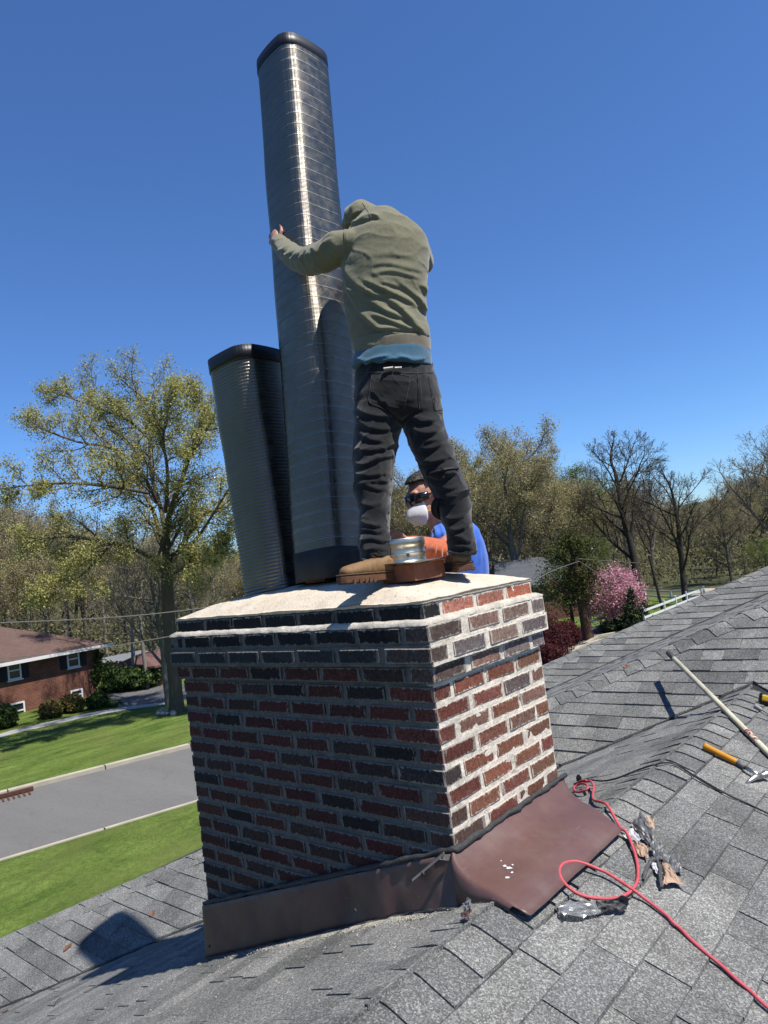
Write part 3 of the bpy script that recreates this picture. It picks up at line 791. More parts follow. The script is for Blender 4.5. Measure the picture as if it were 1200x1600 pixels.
# ------------------------------------------------------------------ people
def loft(pts, D=None, n=20, cap=.55):
    """pts: (px, py, depth, half width px, half thickness m). rings whose side axis lies in the picture plane of the joint"""
    C_ = [U(p[0], p[1], p[2]) for p in pts]; b = MB(); N = len(pts); D = D or HF
    rings = []
    for i in range(N):
        t = (C_[min(i+1, N-1)]-C_[max(i-1, 0)]).normalized()
        s_ = t.cross(D);
        if s_.length < .2: s_ = t.orthogonal()
        s_.normalize(); dd = s_.cross(t).normalized()
        rings.append((C_[i], s_, dd, t, pts[i][3]*pts[i][2]/FPX, pts[i][4]))
    full = []
    c, s_, dd, t, a, h = rings[0]; e = min(a, h)*cap
    full += [(c-t*e, s_, dd, a*.25, h*.25), (c-t*e*.75, s_, dd, a*.68, h*.68)]
    for c, s_, dd, t, a, h in rings: full.append((c, s_, dd, a, h))
    e = min(a, h)*cap; full += [(c+t*e*.75, s_, dd, a*.68, h*.68), (c+t*e, s_, dd, a*.25, h*.25)]
    V = []
    for c, s_, dd, a, h in full:
        for k in range(n):
            th = 2*PI*k/n; V.append(c+s_*(a*math.cos(th))+dd*(h*math.sin(th)))
    m_ = len(full); F = [[q*n+i, q*n+(i+1) % n, (q+1)*n+(i+1) % n, (q+1)*n+i] for q in range(m_-1) for i in range(n)]
    F.append(list(range(n))[::-1]); F.append([(m_-1)*n+i for i in range(n)]); b.add(V, F); return b
def wloft(pts, n=14, cap=.7, side=None):
    """pts in world space: (Vector, half width, half thickness)"""
    b = MB(); N = len(pts); full = []; pv = side
    R_ = []
    for i in range(N):
        t = (pts[min(i+1, N-1)][0]-pts[max(i-1, 0)][0]).normalized()
        s_ = (pv - t*pv.dot(t)) if pv is not None else t.orthogonal()
        if s_.length < 1e-4: s_ = t.orthogonal()
        s_.normalize(); pv = s_; R_.append((pts[i][0], s_, s_.cross(t), t, pts[i][1], pts[i][2]))
    c, s_, dd, t, a, h = R_[0]; e = min(a, h)*cap; full += [(c-t*e, s_, dd, a*.25, h*.25), (c-t*e*.7, s_, dd, a*.7, h*.7)]
    for c, s_, dd, t, a, h in R_: full.append((c, s_, dd, a, h))
    e = min(a, h)*cap; full += [(c+t*e*.7, s_, dd, a*.7, h*.7), (c+t*e, s_, dd, a*.25, h*.25)]
    V = []
    for c, s_, dd, a, h in full:
        for k in range(n): th = 2*PI*k/n; V.append(c+s_*(a*math.cos(th))+dd*(h*math.sin(th)))
    m_ = len(full); F = [[q*n+i, q*n+(i+1) % n, (q+1)*n+(i+1) % n, (q+1)*n+i] for q in range(m_-1) for i in range(n)]
    F.append(list(range(n))[::-1]); F.append([(m_-1)*n+i for i in range(n)]); b.add(V, F); return b
def ball(c, rx, ry, rz, Mx=None, n=16):
    b = MB(); bm = bmesh.new(); bmesh.ops.create_uvsphere(bm, u_segments=n, v_segments=n*2//3, radius=1)
    V = [Vector(c)+(Mx @ Vector((v.co.x*rx, v.co.y*ry, v.co.z*rz)) if Mx else Vector((v.co.x*rx, v.co.y*ry, v.co.z*rz))) for v in bm.verts]
    F = [[v.index for v in f.verts] for f in bm.faces]; bm.free(); b.add(V, F); return b
def fuse(name, parts, mat, parent, voxel=.007, smooth=8, factor=.5, **k):
    b = MB()
    for q in parts: b.add(q.v, q.f)
    o = link(name, b.me(), mat, parent, **k)
    md = o.modifiers.new('r', 'REMESH'); md.mode = 'VOXEL'; md.voxel_size = voxel; md.adaptivity = 0
    if smooth: sm = o.modifiers.new('s', 'SMOOTH'); sm.iterations = smooth; sm.factor = factor
    apply_mods(o); o.data.shade_smooth()
    if not o.data.materials: o.data.materials.append(mat)
    return o
def get_np(me):
    n = len(me.vertices); co = np.zeros(n*3, np.float32); me.vertices.foreach_get('co', co)
    no = np.zeros(n*3, np.float32); me.vertices.foreach_get('normal', no); return co.reshape(-1, 3).astype(float), no.reshape(-1, 3).astype(float)
CRn, CUn, CFn, CAMn = (np.array(v) for v in (CR, CU, CF, CAM))
def projn(co):
    d = co-CAMn; z = d@CFn; return 600+FPX*(d@CRn)/z, 800-FPX*(d@CUn)/z, z
def folds(o, creases, nz=(), seed=0, off=None, gain=1.):
    """pleats: (polyline px, height m, width px) pushed up where the cloth folds; nz: (scale vec, amplitude, sharp) free wrinkles"""
    me = o.data; co, no = get_np(me); 
    loc = np.array(o.matrix_world.translation) if o.parent is None else np.zeros(3)
    x, y, z = projn(co); facing = -((co-CAMn)*no).sum(1)/np.linalg.norm(co-CAMn, axis=1)
    msk = np.clip((facing+.1)/.35, 0, 1); disp = np.zeros(len(co))
    for line, h, wd in creases:
        L = spline([(p[0], p[1], 0) for p in line], 5) if len(line) > 2 else [Vector((p[0], p[1], 0)) for p in line]
        best = np.full(len(co), 1e9); par = np.zeros(len(co)); sgn = np.zeros(len(co)); n = len(L)-1
        for i in range(n):
            ax_, ay = L[i].x, L[i].y; bx, by = L[i+1].x-ax_, L[i+1].y-ay; l2 = bx*bx+by*by+1e-9
            t = np.clip(((x-ax_)*bx+(y-ay)*by)/l2, 0, 1); qx = x-(ax_+bx*t); qy = y-(ay+by*t); d = np.hypot(qx, qy)
            u = d < best; best[u] = d[u]; par[u] = ((i+t)/n)[u]; sgn[u] = np.sign(bx*qy-by*qx)[u]
        tap = np.sin(np.clip(par, .02, .98)*PI)**.6
        # steep on one side, soft on the other
        wv = np.where(sgn > 0, wd*.55, wd*1.5)
        h *= gain; disp += h*tap*np.exp(-(best/wv)**2)*msk - h*.45*tap*np.exp(-((best-wd*1.3)/(wd*.8))**2)*msk*(sgn > 0)
    for sc, amp, sh in nz:
        v = np.array([noise.noise(Vector((p[0]*sc[0]+seed, p[1]*sc[1], p[2]*sc[2]))) for p in co])
        disp += amp*((1-np.abs(v)*2)**sh if sh else v)
    co = co+no*disp[:, None]; me.vertices.foreach_set('co', co.astype(np.float32).ravel()); me.update(); return o

M['hoodie'] = cloth_mat('olive_cotton', (.185, .174, .108), var=.12, dirt=(.10, .10, .06))
M['tee_blue'] = cloth_mat('teal_cotton', (.05, .125, .185), var=.12)
M['denim'] = cloth_mat('black_denim', (.011, .0115, .0125), scale=1300, var=.25, dirt=(.055, .055, .055))
M['royal'] = cloth_mat('royal_blue_cotton', (.055, .16, .60), var=.08)
M['glove'] = cloth_mat('orange_sleeve', (.52, .12, .045), var=.15)
M['skin'] = NM('skin', .55, 0, .35).m
def skin():
    m = NM('skin', .5, 0, .35); p = m.pos(); c = m.mix(m.noise(p, 25, 4), (.40, .185, .125), (.58, .30, .22))
    m.col(c); m.b.inputs['Subsurface Weight'].default_value = .12; m.b.inputs['Subsurface Radius'].default_value = (.01, .004, .002)
    m.bump(m.noise(p, 300, 3), .25, .001); return m.m
M['skin'] = skin()
def boot_mat():
    m = NM('tan_leather', .7, 0, .3); p = m.pos(); c = m.mix(m.noise(p, 14, 5, .6), (.15, .082, .034), (.28, .165, .072))
    c = m.mix(m.ramp(m.noise(p, 45, 5, .7), [(.56, 0), (.7, .75)]), c, (.07, .045, .025)); m.col(c); m.bump(m.noise(p, 160, 3), .3, .001); return m.m
M['boot'] = boot_mat(); M['sole'] = simple('boot_sole', (.13, .06, .03), .8, var=.35, scale=60, bump=.4)

man = empty('person', U(600, 905, 2.62), label='worker in olive hooded sweatshirt and black jeans hugging the tall pipe, back turned', cat='person')
# body: one continuous figure inside the clothes, its left hand gripping the far edge of the pipe
body = [loft([(604, 345, 2.84, 22, .07), (604, 380, 2.82, 52, .085), (602, 450, 2.80, 50, .09), (606, 520, 2.79, 48, .085), (613, 575, 2.78, 48, .085), (620, 625, 2.77, 52, .09)]),
        loft([(596, 350, 2.86, 17, .05), (578, 338, 2.93, 17, .05)]), ball(U(567, 352, 2.98), .052, .07, .07),
        loft([(545, 386, 2.82, 17, .05), (506, 401, 2.86, 15, .045), (480, 410, 2.95, 13, .04), (447, 391, 3.13, 10, .03), (434, 383, 3.20, 9, .024)]),
        loft([(655, 390, 2.84, 17, .05), (650, 420, 3.0, 14, .045), (600, 430, 3.2, 11, .035), (560, 415, 3.42, 9, .026)]),
        loft([(592, 640, 2.76, 26, .07), (582, 720, 2.70, 20, .06), (582, 770, 2.66, 16, .05), (587, 870, 2.61, 12, .035), (588, 895, 2.6, 11, .03)]),
        loft([(655, 640, 2.76, 26, .07), (688, 720, 2.70, 20, .06), (706, 775, 2.67, 16, .05), (722, 860, 2.63, 12, .035), (724, 880, 2.63, 11, .03)])]
def finger(pts, r=.0088): return wloft([(U(*p), r*f, r*f) for p, f in zip(pts, (1.15, 1.05, 1., .92, .8))], n=8, side=HR)
palm = wloft([(U(434, 384, 3.19), .020, .017), (U(430.5, 378, 3.215), .033, .018), (U(429, 368, 3.25), .036, .017), (U(430, 361, 3.275), .032, .014)], side=CU+CF*.2, n=12)
body.append(palm)
body.append(finger([(430, 362, 3.26), (428, 357, 3.275), (428.5, 352, 3.29), (430, 348, 3.31), (432.5, 345.5, 3.33)]))
body.append(finger([(427, 367, 3.275), (424.5, 363, 3.30), (424.5, 359, 3.325), (427, 356, 3.35), (430, 354, 3.375)]))
body.append(finger([(425.5, 374, 3.28), (422.5, 371, 3.31), (422.5, 368, 3.34), (425, 366, 3.37), (428, 364, 3.395)]))
body.append(finger([(425.5, 381, 3.27), (422.5, 380, 3.30), (422, 378, 3.33), (424, 376, 3.355), (427, 375, 3.375)], .0078))
body.append(finger([(434, 374, 3.20), (438, 368, 3.185), (440, 362, 3.185), (440, 356, 3.20), (438, 351, 3.215)], .0096))
fuse('body', body, M['skin'], man, voxel=.0048, smooth=3)
# hoodie
H = [loft([(612, 346, 2.86, 26, .075), (606, 353, 2.85, 44, .10), (604, 364, 2.84, 59, .115), (603.5, 378, 2.83, 66, .125), (603.5, 395, 2.82, 67.5, .13), (601.5, 420, 2.81, 67.5, .13), (601, 450, 2.80, 66, .125),
           (602, 480, 2.80, 64.5, .12), (605, 505, 2.79, 61.5, .115), (609.5, 522, 2.785, 60.5, .115), (612, 534, 2.78, 60.5, .115), (613.5, 549, 2.78, 58, .110)], cap=.15, n=36),
     loft([(566, 380, 2.82, 20, .075), (548, 386, 2.80, 25, .075), (530, 388, 2.80, 25, .072), (506, 401, 2.84, 23.5, .066), (482, 409, 2.93, 21.5, .060), (462, 404, 3.02, 18.5, .053), (448, 392, 3.10, 16, .047), (438, 382, 3.16, 14, .042), (434, 378.5, 3.18, 12.5, .036)], cap=.3),
     loft([(648, 385, 2.84, 20, .07), (655, 405, 2.92, 19, .07), (640, 425, 3.06, 18, .06), (600, 430, 3.26, 15, .05)]),
     loft([(604, 356, 2.87, 18, .06), (588, 350, 2.92, 22, .085), (573, 345, 2.96, 26, .105), (561, 349, 2.99, 26, .105), (553, 355, 3.0, 20, .09)], cap=.8),
     loft([(640, 368, 2.84, 20, .06), (612, 355, 2.86, 20, .07), (590, 350, 2.89, 20, .07)], cap=.6)]
hood = fuse('hoodie', H, M['hoodie'], man, voxel=.0052, smooth=10, factor=.5)
folds(hood, [([(567, 437), (590, 448), (620, 462), (652, 478)], .012, 4), ([(569, 454), (590, 462), (612, 462)], .010, 4),
             ([(561, 460), (585, 475), (610, 490), (640, 497)], .013, 4.5), ([(604, 466), (625, 482), (645, 505), (668, 528)], .015, 5),
             ([(559, 485), (575, 500), (592, 514), (618, 515), (634, 517)], .012, 4), ([(580, 492), (600, 498), (630, 510), (660, 516)], .010, 3.5),
             ([(580, 415), (605, 412), (640, 420), (660, 424)], .005, 5), ([(575, 400), (610, 398), (655, 405)], .003, 6), ([(583, 428), (615, 424), (658, 436)], .006, 4),
             ([(538, 415), (552, 440), (575, 455), (590, 470)], .008, 5), ([(535, 412), (545, 455), (560, 480)], .010, 5), ([(655, 445), (664, 452), (666, 465)], .008, 4), ([(650, 462), (660, 480), (668, 486)], .008, 4),
             ([(622, 440), (640, 455), (655, 470), (664, 490)], .009, 4), ([(590, 440), (615, 446), (632, 452)], .005, 3),
             ([(541, 350), (539, 365), (541, 380)], .006, 2.2), ([(537, 350), (552, 348), (575, 342), (592, 338)], .010, 3), ([(545, 342), (556, 334), (563, 330)], .008, 3), ([(560, 344), (580, 337), (596, 343)], .008, 3),
             ([(523, 362), (512, 368), (502, 376)], .007, 3), ([(519, 372), (508, 378), (500, 385)], .008, 3), ([(507, 383), (513, 392), (520, 398)], .006, 3), ([(488, 386), (492, 393), (500, 397)], .010, 3.2), ([(481, 392), (478, 402), (480, 410)], .010, 3),
             ([(472, 396), (468, 406), (462, 410)], .008, 2.6), ([(464, 392), (457, 402), (452, 404)], .007, 2.5), ([(455, 386), (449, 396), (443, 398)], .006, 2.4), ([(447, 380), (442, 388), (436, 391)], .005, 2.2),
             ([(556, 528), (580, 520), (612, 517), (645, 521), (671, 529)], -.009, 2.0), ([(557, 552), (590, 545), (640, 543), (671, 549)], .004, 6)],
      nz=[((9, 9, 22), .003, 0), ((8, 8, 14), .003, 4), ((40, 40, 60), .0007, 2)], seed=3, gain=.85)
# seam along the shoulder and the hem edge are separate strips of cloth
hb = fuse('hem_band', [loft([(612, 533, 2.78, 60.8, .1145), (613, 543, 2.78, 60, .114), (613.5, 553, 2.78, 59.2, .113)], cap=.05, n=36)], cloth_mat('olive_rib_knit', (.20, .17, .12), var=.12), man, voxel=.0052, smooth=4)
folds(hb, [([(560, 551), (575, 545), (590, 544)], .004, 3), ([(640, 541), (655, 546), (668, 552)], .005, 3)], nz=[((16, 16, 8), .003, 0)])
bh_ = BVHTree.FromPolygons([v.co for v in hood.data.vertices], [p.vertices for p in hood.data.polygons])
# t-shirt hem
T = [loft([(612, 540, 2.785, 56, .108), (613, 554, 2.78, 60, .118), (613, 565, 2.78, 62.5, .124), (613, 574, 2.78, 64, .128)], cap=.04, n=36)]
tee = fuse('blue_shirt', T, M['tee_blue'], man, voxel=.005, smooth=5)
folds(tee, [([(570, 566), (590, 560), (610, 556)], .008, 2.5), ([(584, 570), (606, 562), (640, 560)], .009, 3), ([(600, 572), (630, 566), (668, 571)], .009, 3), ([(620, 556), (645, 563), (665, 560)], .008, 3), ([(555, 560), (570, 566), (580, 573)], .008, 3)], nz=[((14, 14, 30), .003, 0)])
# jeans
J = [loft([(615.5, 570, 2.78, 58.5, .112), (616.5, 585, 2.78, 61.5, .118), (619, 602, 2.775, 64, .13), (621, 622, 2.77, 67, .135), (622, 640, 2.765, 69, .13), (622.5, 652, 2.76, 69, .12)], cap=.25, n=36),
     loft([(592, 640, 2.765, 37, .115), (590, 662, 2.755, 36.5, .112), (588, 690, 2.74, 35, .105), (584, 715, 2.72, 32, .098), (583, 740, 2.70, 31, .092), (582, 765, 2.68, 29.5, .085), (584, 785, 2.665, 26, .078), (585.5, 803, 2.65, 24.5, .072), (584.5, 822, 2.64, 23, .068), (584.5, 836, 2.63, 23.5, .068), (586, 852, 2.615, 26, .07), (588, 866, 2.605, 25, .07), (589, 876, 2.60, 24.5, .068)], cap=.12, n=28),
     loft([(657, 640, 2.765, 34, .115), (662, 662, 2.755, 31.5, .11), (669, 690, 2.735, 30.5, .105), (680, 712, 2.72, 29, .098), (688, 735, 2.705, 28, .092), (698, 755, 2.69, 27, .088), (706, 773, 2.675, 26, .082), (711, 790, 2.665, 25, .076), (714, 808, 2.655, 23, .07), (717, 826, 2.645, 21.5, .066), (720, 842, 2.635, 22, .066), (722.5, 856, 2.63, 22.5, .066), (723, 865, 2.628, 22.5, .066)], cap=.12, n=28)]
jeans = fuse('jeans', J, M['denim'], man, voxel=.0058, smooth=6)
folds(jeans, [([(557, 638), (575, 648), (600, 652), (612, 647)], .013, 4), ([(556, 655), (575, 668), (598, 672), (612, 668)], .012, 4.5), ([(560, 675), (580, 688), (600, 690)], .012, 4), ([(555, 700), (575, 705), (600, 700), (618, 690)], .012, 4.5),
              ([(553, 725), (572, 726), (592, 716), (612, 712)], .013, 4), ([(555, 740), (578, 744), (608, 738)], .011, 3.5), ([(556, 760), (570, 758), (590, 765), (611, 764)], .010, 3), ([(560, 755), (585, 752), (608, 752)], .007, 3),
              ([(562, 812), (575, 820), (592, 822), (606, 815)], .014, 3.6), ([(560, 830), (575, 828), (590, 832), (603, 828)], .012, 3.5), ([(562, 846), (580, 842), (598, 846), (612, 838)], .012, 3.5), ([(564, 862), (585, 858), (608, 860)], .007, 3),
              ([(565, 785), (580, 790), (605, 786)], .006, 3), ([(600, 628), (618, 645), (628, 650), (650, 640), (680, 636)], .008, 5), ([(640, 652), (665, 660), (688, 652)], .012, 4), ([(645, 672), (668, 678), (692, 668)], .011, 4),
              ([(652, 700), (672, 702), (696, 690)], .012, 4), ([(660, 722), (680, 722), (706, 712)], .011, 3.5), ([(690, 730), (700, 742), (712, 734)], .012, 3.5), ([(668, 742), (690, 748), (716, 738)], .010, 3), ([(684, 762), (705, 764), (724, 756)], .007, 2.6), ([(684, 775), (705, 778), (726, 770)], .006, 2.6),
              ([(690, 806), (705, 812), (730, 805)], .008, 3), ([(700, 822), (712, 830), (736, 818)], .014, 3.6), ([(700, 842), (715, 838), (728, 846), (742, 842)], .012, 3.3), ([(702, 856), (720, 854), (742, 858)], .007, 2.5), ([(653, 578), (655, 610), (657, 640)], .005, 1.6),
              ([(566, 868), (588, 872), (613, 869)], -.004, 1.4), ([(700, 858), (722, 862), (744, 858)], -.004, 1.4)],
      nz=[((11, 11, 20), .004, 0), ((13, 13, 16), .0045, 4), ((48, 48, 70), .0010, 2)], seed=9, gain=.62)
def _st(pts, nm='hood_seam'): 
    P = [ (lambda h: h[0]+(h[1] if h[1].dot(CAM-h[0]) > 0 else -h[1])*.0012 if h[0] else None)(bh_.ray_cast(CAM, ray(p.x, p.y).normalized())) for p in spline([(q[0], q[1], 0) for q in pts], 6)]
    P = [p for p in P if p is not None]; m_ = MB(); m_.tube(P, .0016, 5); m_.build(nm, M['hoodie'], man)
_st([(541, 351), (538, 362), (539, 375), (541, 392), (541, 410)], 'shoulder_seam'); _st([(566, 317), (574, 328), (580, 340)])
# pockets, laid onto the jeans surface as thin cloth with a stitched edge
def bvh(o): return BVHTree.FromPolygons([v.co for v in o.data.vertices], [p.vertices for p in o.data.polygons])
bj = bvh(jeans)
def hit(b, px, py, off=0.):
    r = ray(px, py).normalized(); h = b.ray_cast(CAM, r)
    if h[0] is None: return None
    n = h[1] if h[1].dot(r) < 0 else -h[1]; return h[0]+n*off
def patch(name, outline, b, mat, parent, th=.0022, res=9):
    """cloth patch bounded by a 4-corner outline, draped on the surface"""
    A, B, C2, D2 = [Vector((p[0], p[1], 0)) for p in outline]; V = []; ok = True
    for s_ in (th, .0003):
        for i in range(res+1):
            for j in range(res+1):
                q = (A*(1-i/res)+B*(i/res))*(1-j/res)+(D2*(1-i/res)+C2*(i/res))*(j/res); h = hit(b, q.x, q.y, s_)
                if h is None: h = V[-1] if V else U(q.x, q.y, 2.7)
                V.append(h)
    n = res+1; F = [[i*n+j, (i+1)*n+j, (i+1)*n+j+1, i*n+j+1] for i in range(res) for j in range(res)]
    bd = [i*n for i in range(n)]+[(n-1)*n+j for j in range(1, n)]+[i*n+n-1 for i in range(n-2, -1, -1)]+[j for j in range(n-2, 0, -1)]
    F += [[bd[i], bd[(i+1) % len(bd)], bd[(i+1) % len(bd)]+n*n, bd[i]+n*n] for i in range(len(bd))]
    m_ = MB(); m_.add(V, F); return m_.build(name, mat, parent, smooth=False)
def stitch(name, pts, b, mat, parent, r=.0011, off=.0026):
    P = [hit(b, p.x, p.y, off) for p in spline([(q[0], q[1], 0) for q in pts], 6)]; P = [p for p in P if p is not None]
    m_ = MB(); m_.tube(P, r, 5); return m_.build(name, mat, parent)
M['stitch'] = simple('grey_thread', (.07, .07, .07), .8, var=.3, scale=200)
p1 = patch('back_pocket', [(581, 580), (640, 585), (633, 640), (576, 628)], bj, M['denim'], man)
stitch('pocket_seam', [(582, 582), (579, 605), (577, 627), (590, 634), (603, 642)], bj, M['stitch'], p1)
stitch('pocket_seam', [(641, 587), (637, 612), (631, 640)], bj, M['stitch'], p1); stitch('pocket_seam', [(582, 583), (610, 583), (640, 588)], bj, M['stitch'], p1)
p2 = patch('back_pocket', [(669, 589), (680, 587), (690, 640), (681, 642)], bj, M['denim'], man)
stitch('pocket_seam', [(668, 590), (674, 615), (680, 640), (690, 645)], bj, M['stitch'], p2)
stitch('jeans_seam', [(652, 578), (654, 600), (655, 622), (656, 640)], bj, M['stitch'], man)
stitch('waistband_seam', [(560, 583), (600, 581), (640, 583), (676, 582)], bj, M['stitch'], man)
stitch('leg_cuff', [(564, 872), (580, 875), (600, 875), (613, 871)], bj, M['denim'], man, r=.0035); stitch('leg_cuff', [(701, 861), (715, 864), (730, 864), (744, 861)], bj, M['denim'], man, r=.0035)
# metal clip peeping out of the pocket
b = MB(); h = hit(bj, 608, 578, .012)
if h:
    b.tube([h+HR*-.018, h+HR*.018], .007, 8); b.tube([h+HR*.024+CU*-.002, h+HR*.05+CU*-.004], .006, 8)
    b.build('pocket_tool', steel_mat('worn_steel', (.25, .24, .22), .5, .2), man)
# knee pad straps on the right leg
for (ya, yb) in (((680, 783), (734, 772)),):
    pts = [hit(bj, ya[0]+(yb[0]-ya[0])*t, ya[1]+(yb[1]-ya[1])*t+3*math.sin(t*PI), .003) for t in np.linspace(.05, .97, 16)]; pts = [p for p in pts if p]
    V = []; 
    for p in pts: V += [p+CU*.020, p-CU*.020, p-CU*.020+CF*.012, p+CU*.020+CF*.012]
    m_ = MB(); n = len(pts); m_.add(V, [[i*4+k, i*4+(k+1) % 4, i*4+4+(k+1) % 4, i*4+4+k] for i in range(n-1) for k in range(4)]); m_.build('knee_strap', simple('black_elastic', (.006, .006, .007), .6), man, smooth=False)
b = MB(); b.tube(spline([U(688, 780, 2.66), U(681, 788, 2.66), U(681, 799, 2.67), U(689, 806, 2.68), U(698, 800, 2.68)], 5), .017, 10)
b.build('knee_pad', simple('black_pad', (.007, .007, .008), .6), man, smooth=True)
stitch('knee_strap', [(668, 741), (690, 735), (714, 733)], bj, simple('black_band', (.008, .008, .009), .7), man, r=.006, off=.004)

def boot(heel, toe, up, H_, parent, shaft):
    """heel, toe: ground points; shaft: centre of the opening"""
    F_ = (toe-heel); L = F_.length; F_.normalize(); up = (up-F_*up.dot(F_)).normalized(); W_ = F_.cross(up)
    t = .87; L = .26
    def P(x, y, z): return heel+F_*(x*t)+W_*(y*t)+up*(z*t)
    prof = [(0, .030), (.03, .040), (.09, .037), (.15, .038), (.21, .050), (.255, .046), (.29, .030), (.302, .012)]
    S_ = [(x, w, ) for x, w in prof]; out = [(x, w) for x, w in S_]+[(x, -w) for x, w in S_[::-1]]
    def lay(z0, z1, grow=0, arch=False):
        b_ = MB(); n = len(out); V = []
        for z in (z0, z1):
            for x, y in out: V.append(P(x+grow*(1 if x > .15 else -1), y*(1+grow*12), z + (.012 if arch and z == z0 and .075 < x < .12 else 0)))
        b_.add(V, [list(range(n))[::-1], [n+i for i in range(n)]]+[[i, (i+1) % n, (i+1) % n+n, i+n] for i in range(n)]); return b_
    me = bevel(lay(0, .030, .003).me(), .003, 1); sole = link('boot_sole', me, M['sole'], parent)
    # tread: notches under the edge
    b_ = MB()
    for i in range(10):
        x = .02+.027*i
        if 3 <= i <= 4: continue
        for sd in (-1, 1):
            wv = np.interp(x, [p[0] for p in prof], [p[1] for p in prof]); b_.box(P(x, sd*wv*1.02, .005), .012*t, .012*t, .016*t, Matrix((F_, W_, up)).transposed())
    b_.build('boot_tread', M['sole'], parent)
    q = [wloft([(P(.028, 0, .045), .036*t, .036*t), (P(.05, 0, .055), .040*t, .045*t), (P(.11, 0, .055), .040*t, .042*t), (P(.17, 0, .05), .041*t, .036*t), (P(.225, 0, .047), .044*t, .031*t), (P(.27, 0, .043), .036*t, .026*t)], side=W_, n=18, cap=.75),
         wloft([(P(.055, 0, .04), .042*t, .050*t), (P(.06, 0, .085), .043*t, .052*t), (P(.065, 0, .125), .044*t, .054*t), (shaft, .047*t, .056*t)], side=W_, n=18, cap=.2)]
    bt = fuse('boot_upper', q, M['boot'], parent, voxel=.005, smooth=5)
    me = bt.data; co, no = get_np(me); hz = (co-np.array(heel))@np.array(up)/t
    lift = np.clip((.031-hz)/.02, 0, 1)[:, None]*np.array(up)[None, :]*.008; co = co+lift
    fx = (co-np.array(heel))@np.array(F_)/t; co += no*(.0022*np.sin(fx*210)*np.exp(-((fx-.155)/.03)**2)*(hz > .05))[:, None]
    me.vertices.foreach_set('co', co.astype(np.float32).ravel()); me.update()
    welt = MB(); welt.tube([P(x, y*1.03, .034) for x, y in out]+[P(out[0][0], out[0][1]*1.03, .034)], .0035*t, 6, caps=False); welt.build('boot_welt', M['sole'], parent)
    for k in range(4):
        b_ = MB(); c = P(.125-.012*k, 0, .098+.010*k); b_.tube([c-W_*.022*t, c+up*.004*t, c+W_*.022*t], .0028, 6); b_.build('boot_lace', simple('brown_lace', (.06, .035, .02), .9) if k == 0 and 'brown_lace' not in bpy.data.materials else bpy.data.materials['brown_lace'], parent)
hl, tl_ = U(619, 905, 2.615), U(529, 914, 2.53)
hl = U(619, 905, 2.60)
dd_ = min(np.linspace(2.2, 2.6, 200), key=lambda d: abs((U(531, 913, d)-hl).length-.262))
tl_ = U(531, 913, float(dd_))
boot(hl, tl_, Z, 0, man, U(594, 882, 2.60))
hr, tr = U(728, 892, 2.575), U(706, 890, 2.85)
boot(hr, tr, Z, 0, man, U(722, 858, 2.63))

# ------------------------------------------------------------------ trees
def vrand(rr): return Vector((rr.gauss(0, 1), rr.gauss(0, 1), rr.gauss(0, 1))).normalized()
class Tree:
    def __init__(s, seed): s.r = random.Random(seed); s.V = []; s.F = []; s.tips = []; s.nv = 0
    def tube(s, pts, rads, n):
        base = s.nv; up = (pts[1]-pts[0]).orthogonal().normalized()
        for i, p in enumerate(pts):
            t = (pts[min(i+1, len(pts)-1)]-pts[max(i-1, 0)]).normalized(); up = (up-t*up.dot(t)).normalized(); b = t.cross(up)
            for k in range(n):
                a = 2*PI*k/n; s.V.append(p+(up*math.cos(a)+b*math.sin(a))*rads[i])
        for i in range(len(pts)-1):
            for k in range(n): a = base+i*n+k; b2 = base+i*n+(k+1) % n; s.F.append((a, b2, b2+n, a+n))
        s.nv += n*len(pts)
    def limb(s, pts, r0, r1, lvl, par):
        n = len(pts); rads = [r0+(r1-r0)*(i/(n-1)) for i in range(n)]
        s.tube(pts, rads, 8 if lvl == 0 else (5 if lvl == 1 else (4 if lvl == 2 else 3)))
        L = sum((pts[i+1]-pts[i]).length for i in range(n-1))
        if lvl >= par['depth']:
            s.tips.append((pts[-1], pts[-1]-pts[0])); s.tips.append((pts[len(pts)//2], pts[-1]-pts[0])); return
        k = par['kids'][lvl]; a0 = s.r.uniform(0, 6)
        for j in range(k):
            t = par['from'][lvl]+(1-par['from'][lvl])*(j+s.r.random())/k; t = min(t, .985); i = int(t*(n-1)); f = t*(n-1)-i
            p = pts[i].lerp(pts[min(i+1, n-1)], f); d = (pts[min(i+1, n-1)]-pts[max(i, 0)] if i < n-1 else pts[-1]-pts[-2]).normalized()
            o = d.orthogonal().normalized(); a0 += 2.4; o = Matrix.Rotation(a0+s.r.uniform(-.4, .4), 3, d) @ o
            ang = math.radians(s.r.uniform(*par['ang'][lvl])); nd = (d*math.cos(ang)+o*math.sin(ang)).normalized()
            rr = (r0+(r1-r0)*t)*s.r.uniform(.45, .7); l = par['len'][lvl]*L*(1.15-.55*t)*s.r.uniform(.7, 1.25)
            s.grow(p, nd, l, max(rr, par['rmin']), lvl+1, par)
        s.grow(pts[-1], (pts[-1]-pts[-2]).normalized(), L*.5*par['len'][lvl], max(r1, par['rmin']), lvl+1, par)
    def grow(s, p, d, L, r, lvl, par):
        n = 6 if lvl <= 1 else (4 if lvl == 2 else 3); pts = [p.copy()]
        for i in range(n):
            d = (d+vrand(s.r)*par['wig']+Z*par['trop'][min(lvl, len(par['trop'])-1)]).normalized(); p = p+d*(L/n); pts.append(p.copy())
        s.limb(pts, r, max(r*.35, par['rmin']*.8), lvl, par)
    def wood(s): return meshnp(np.array([tuple(v) for v in s.V]), 4, np.array(s.F))
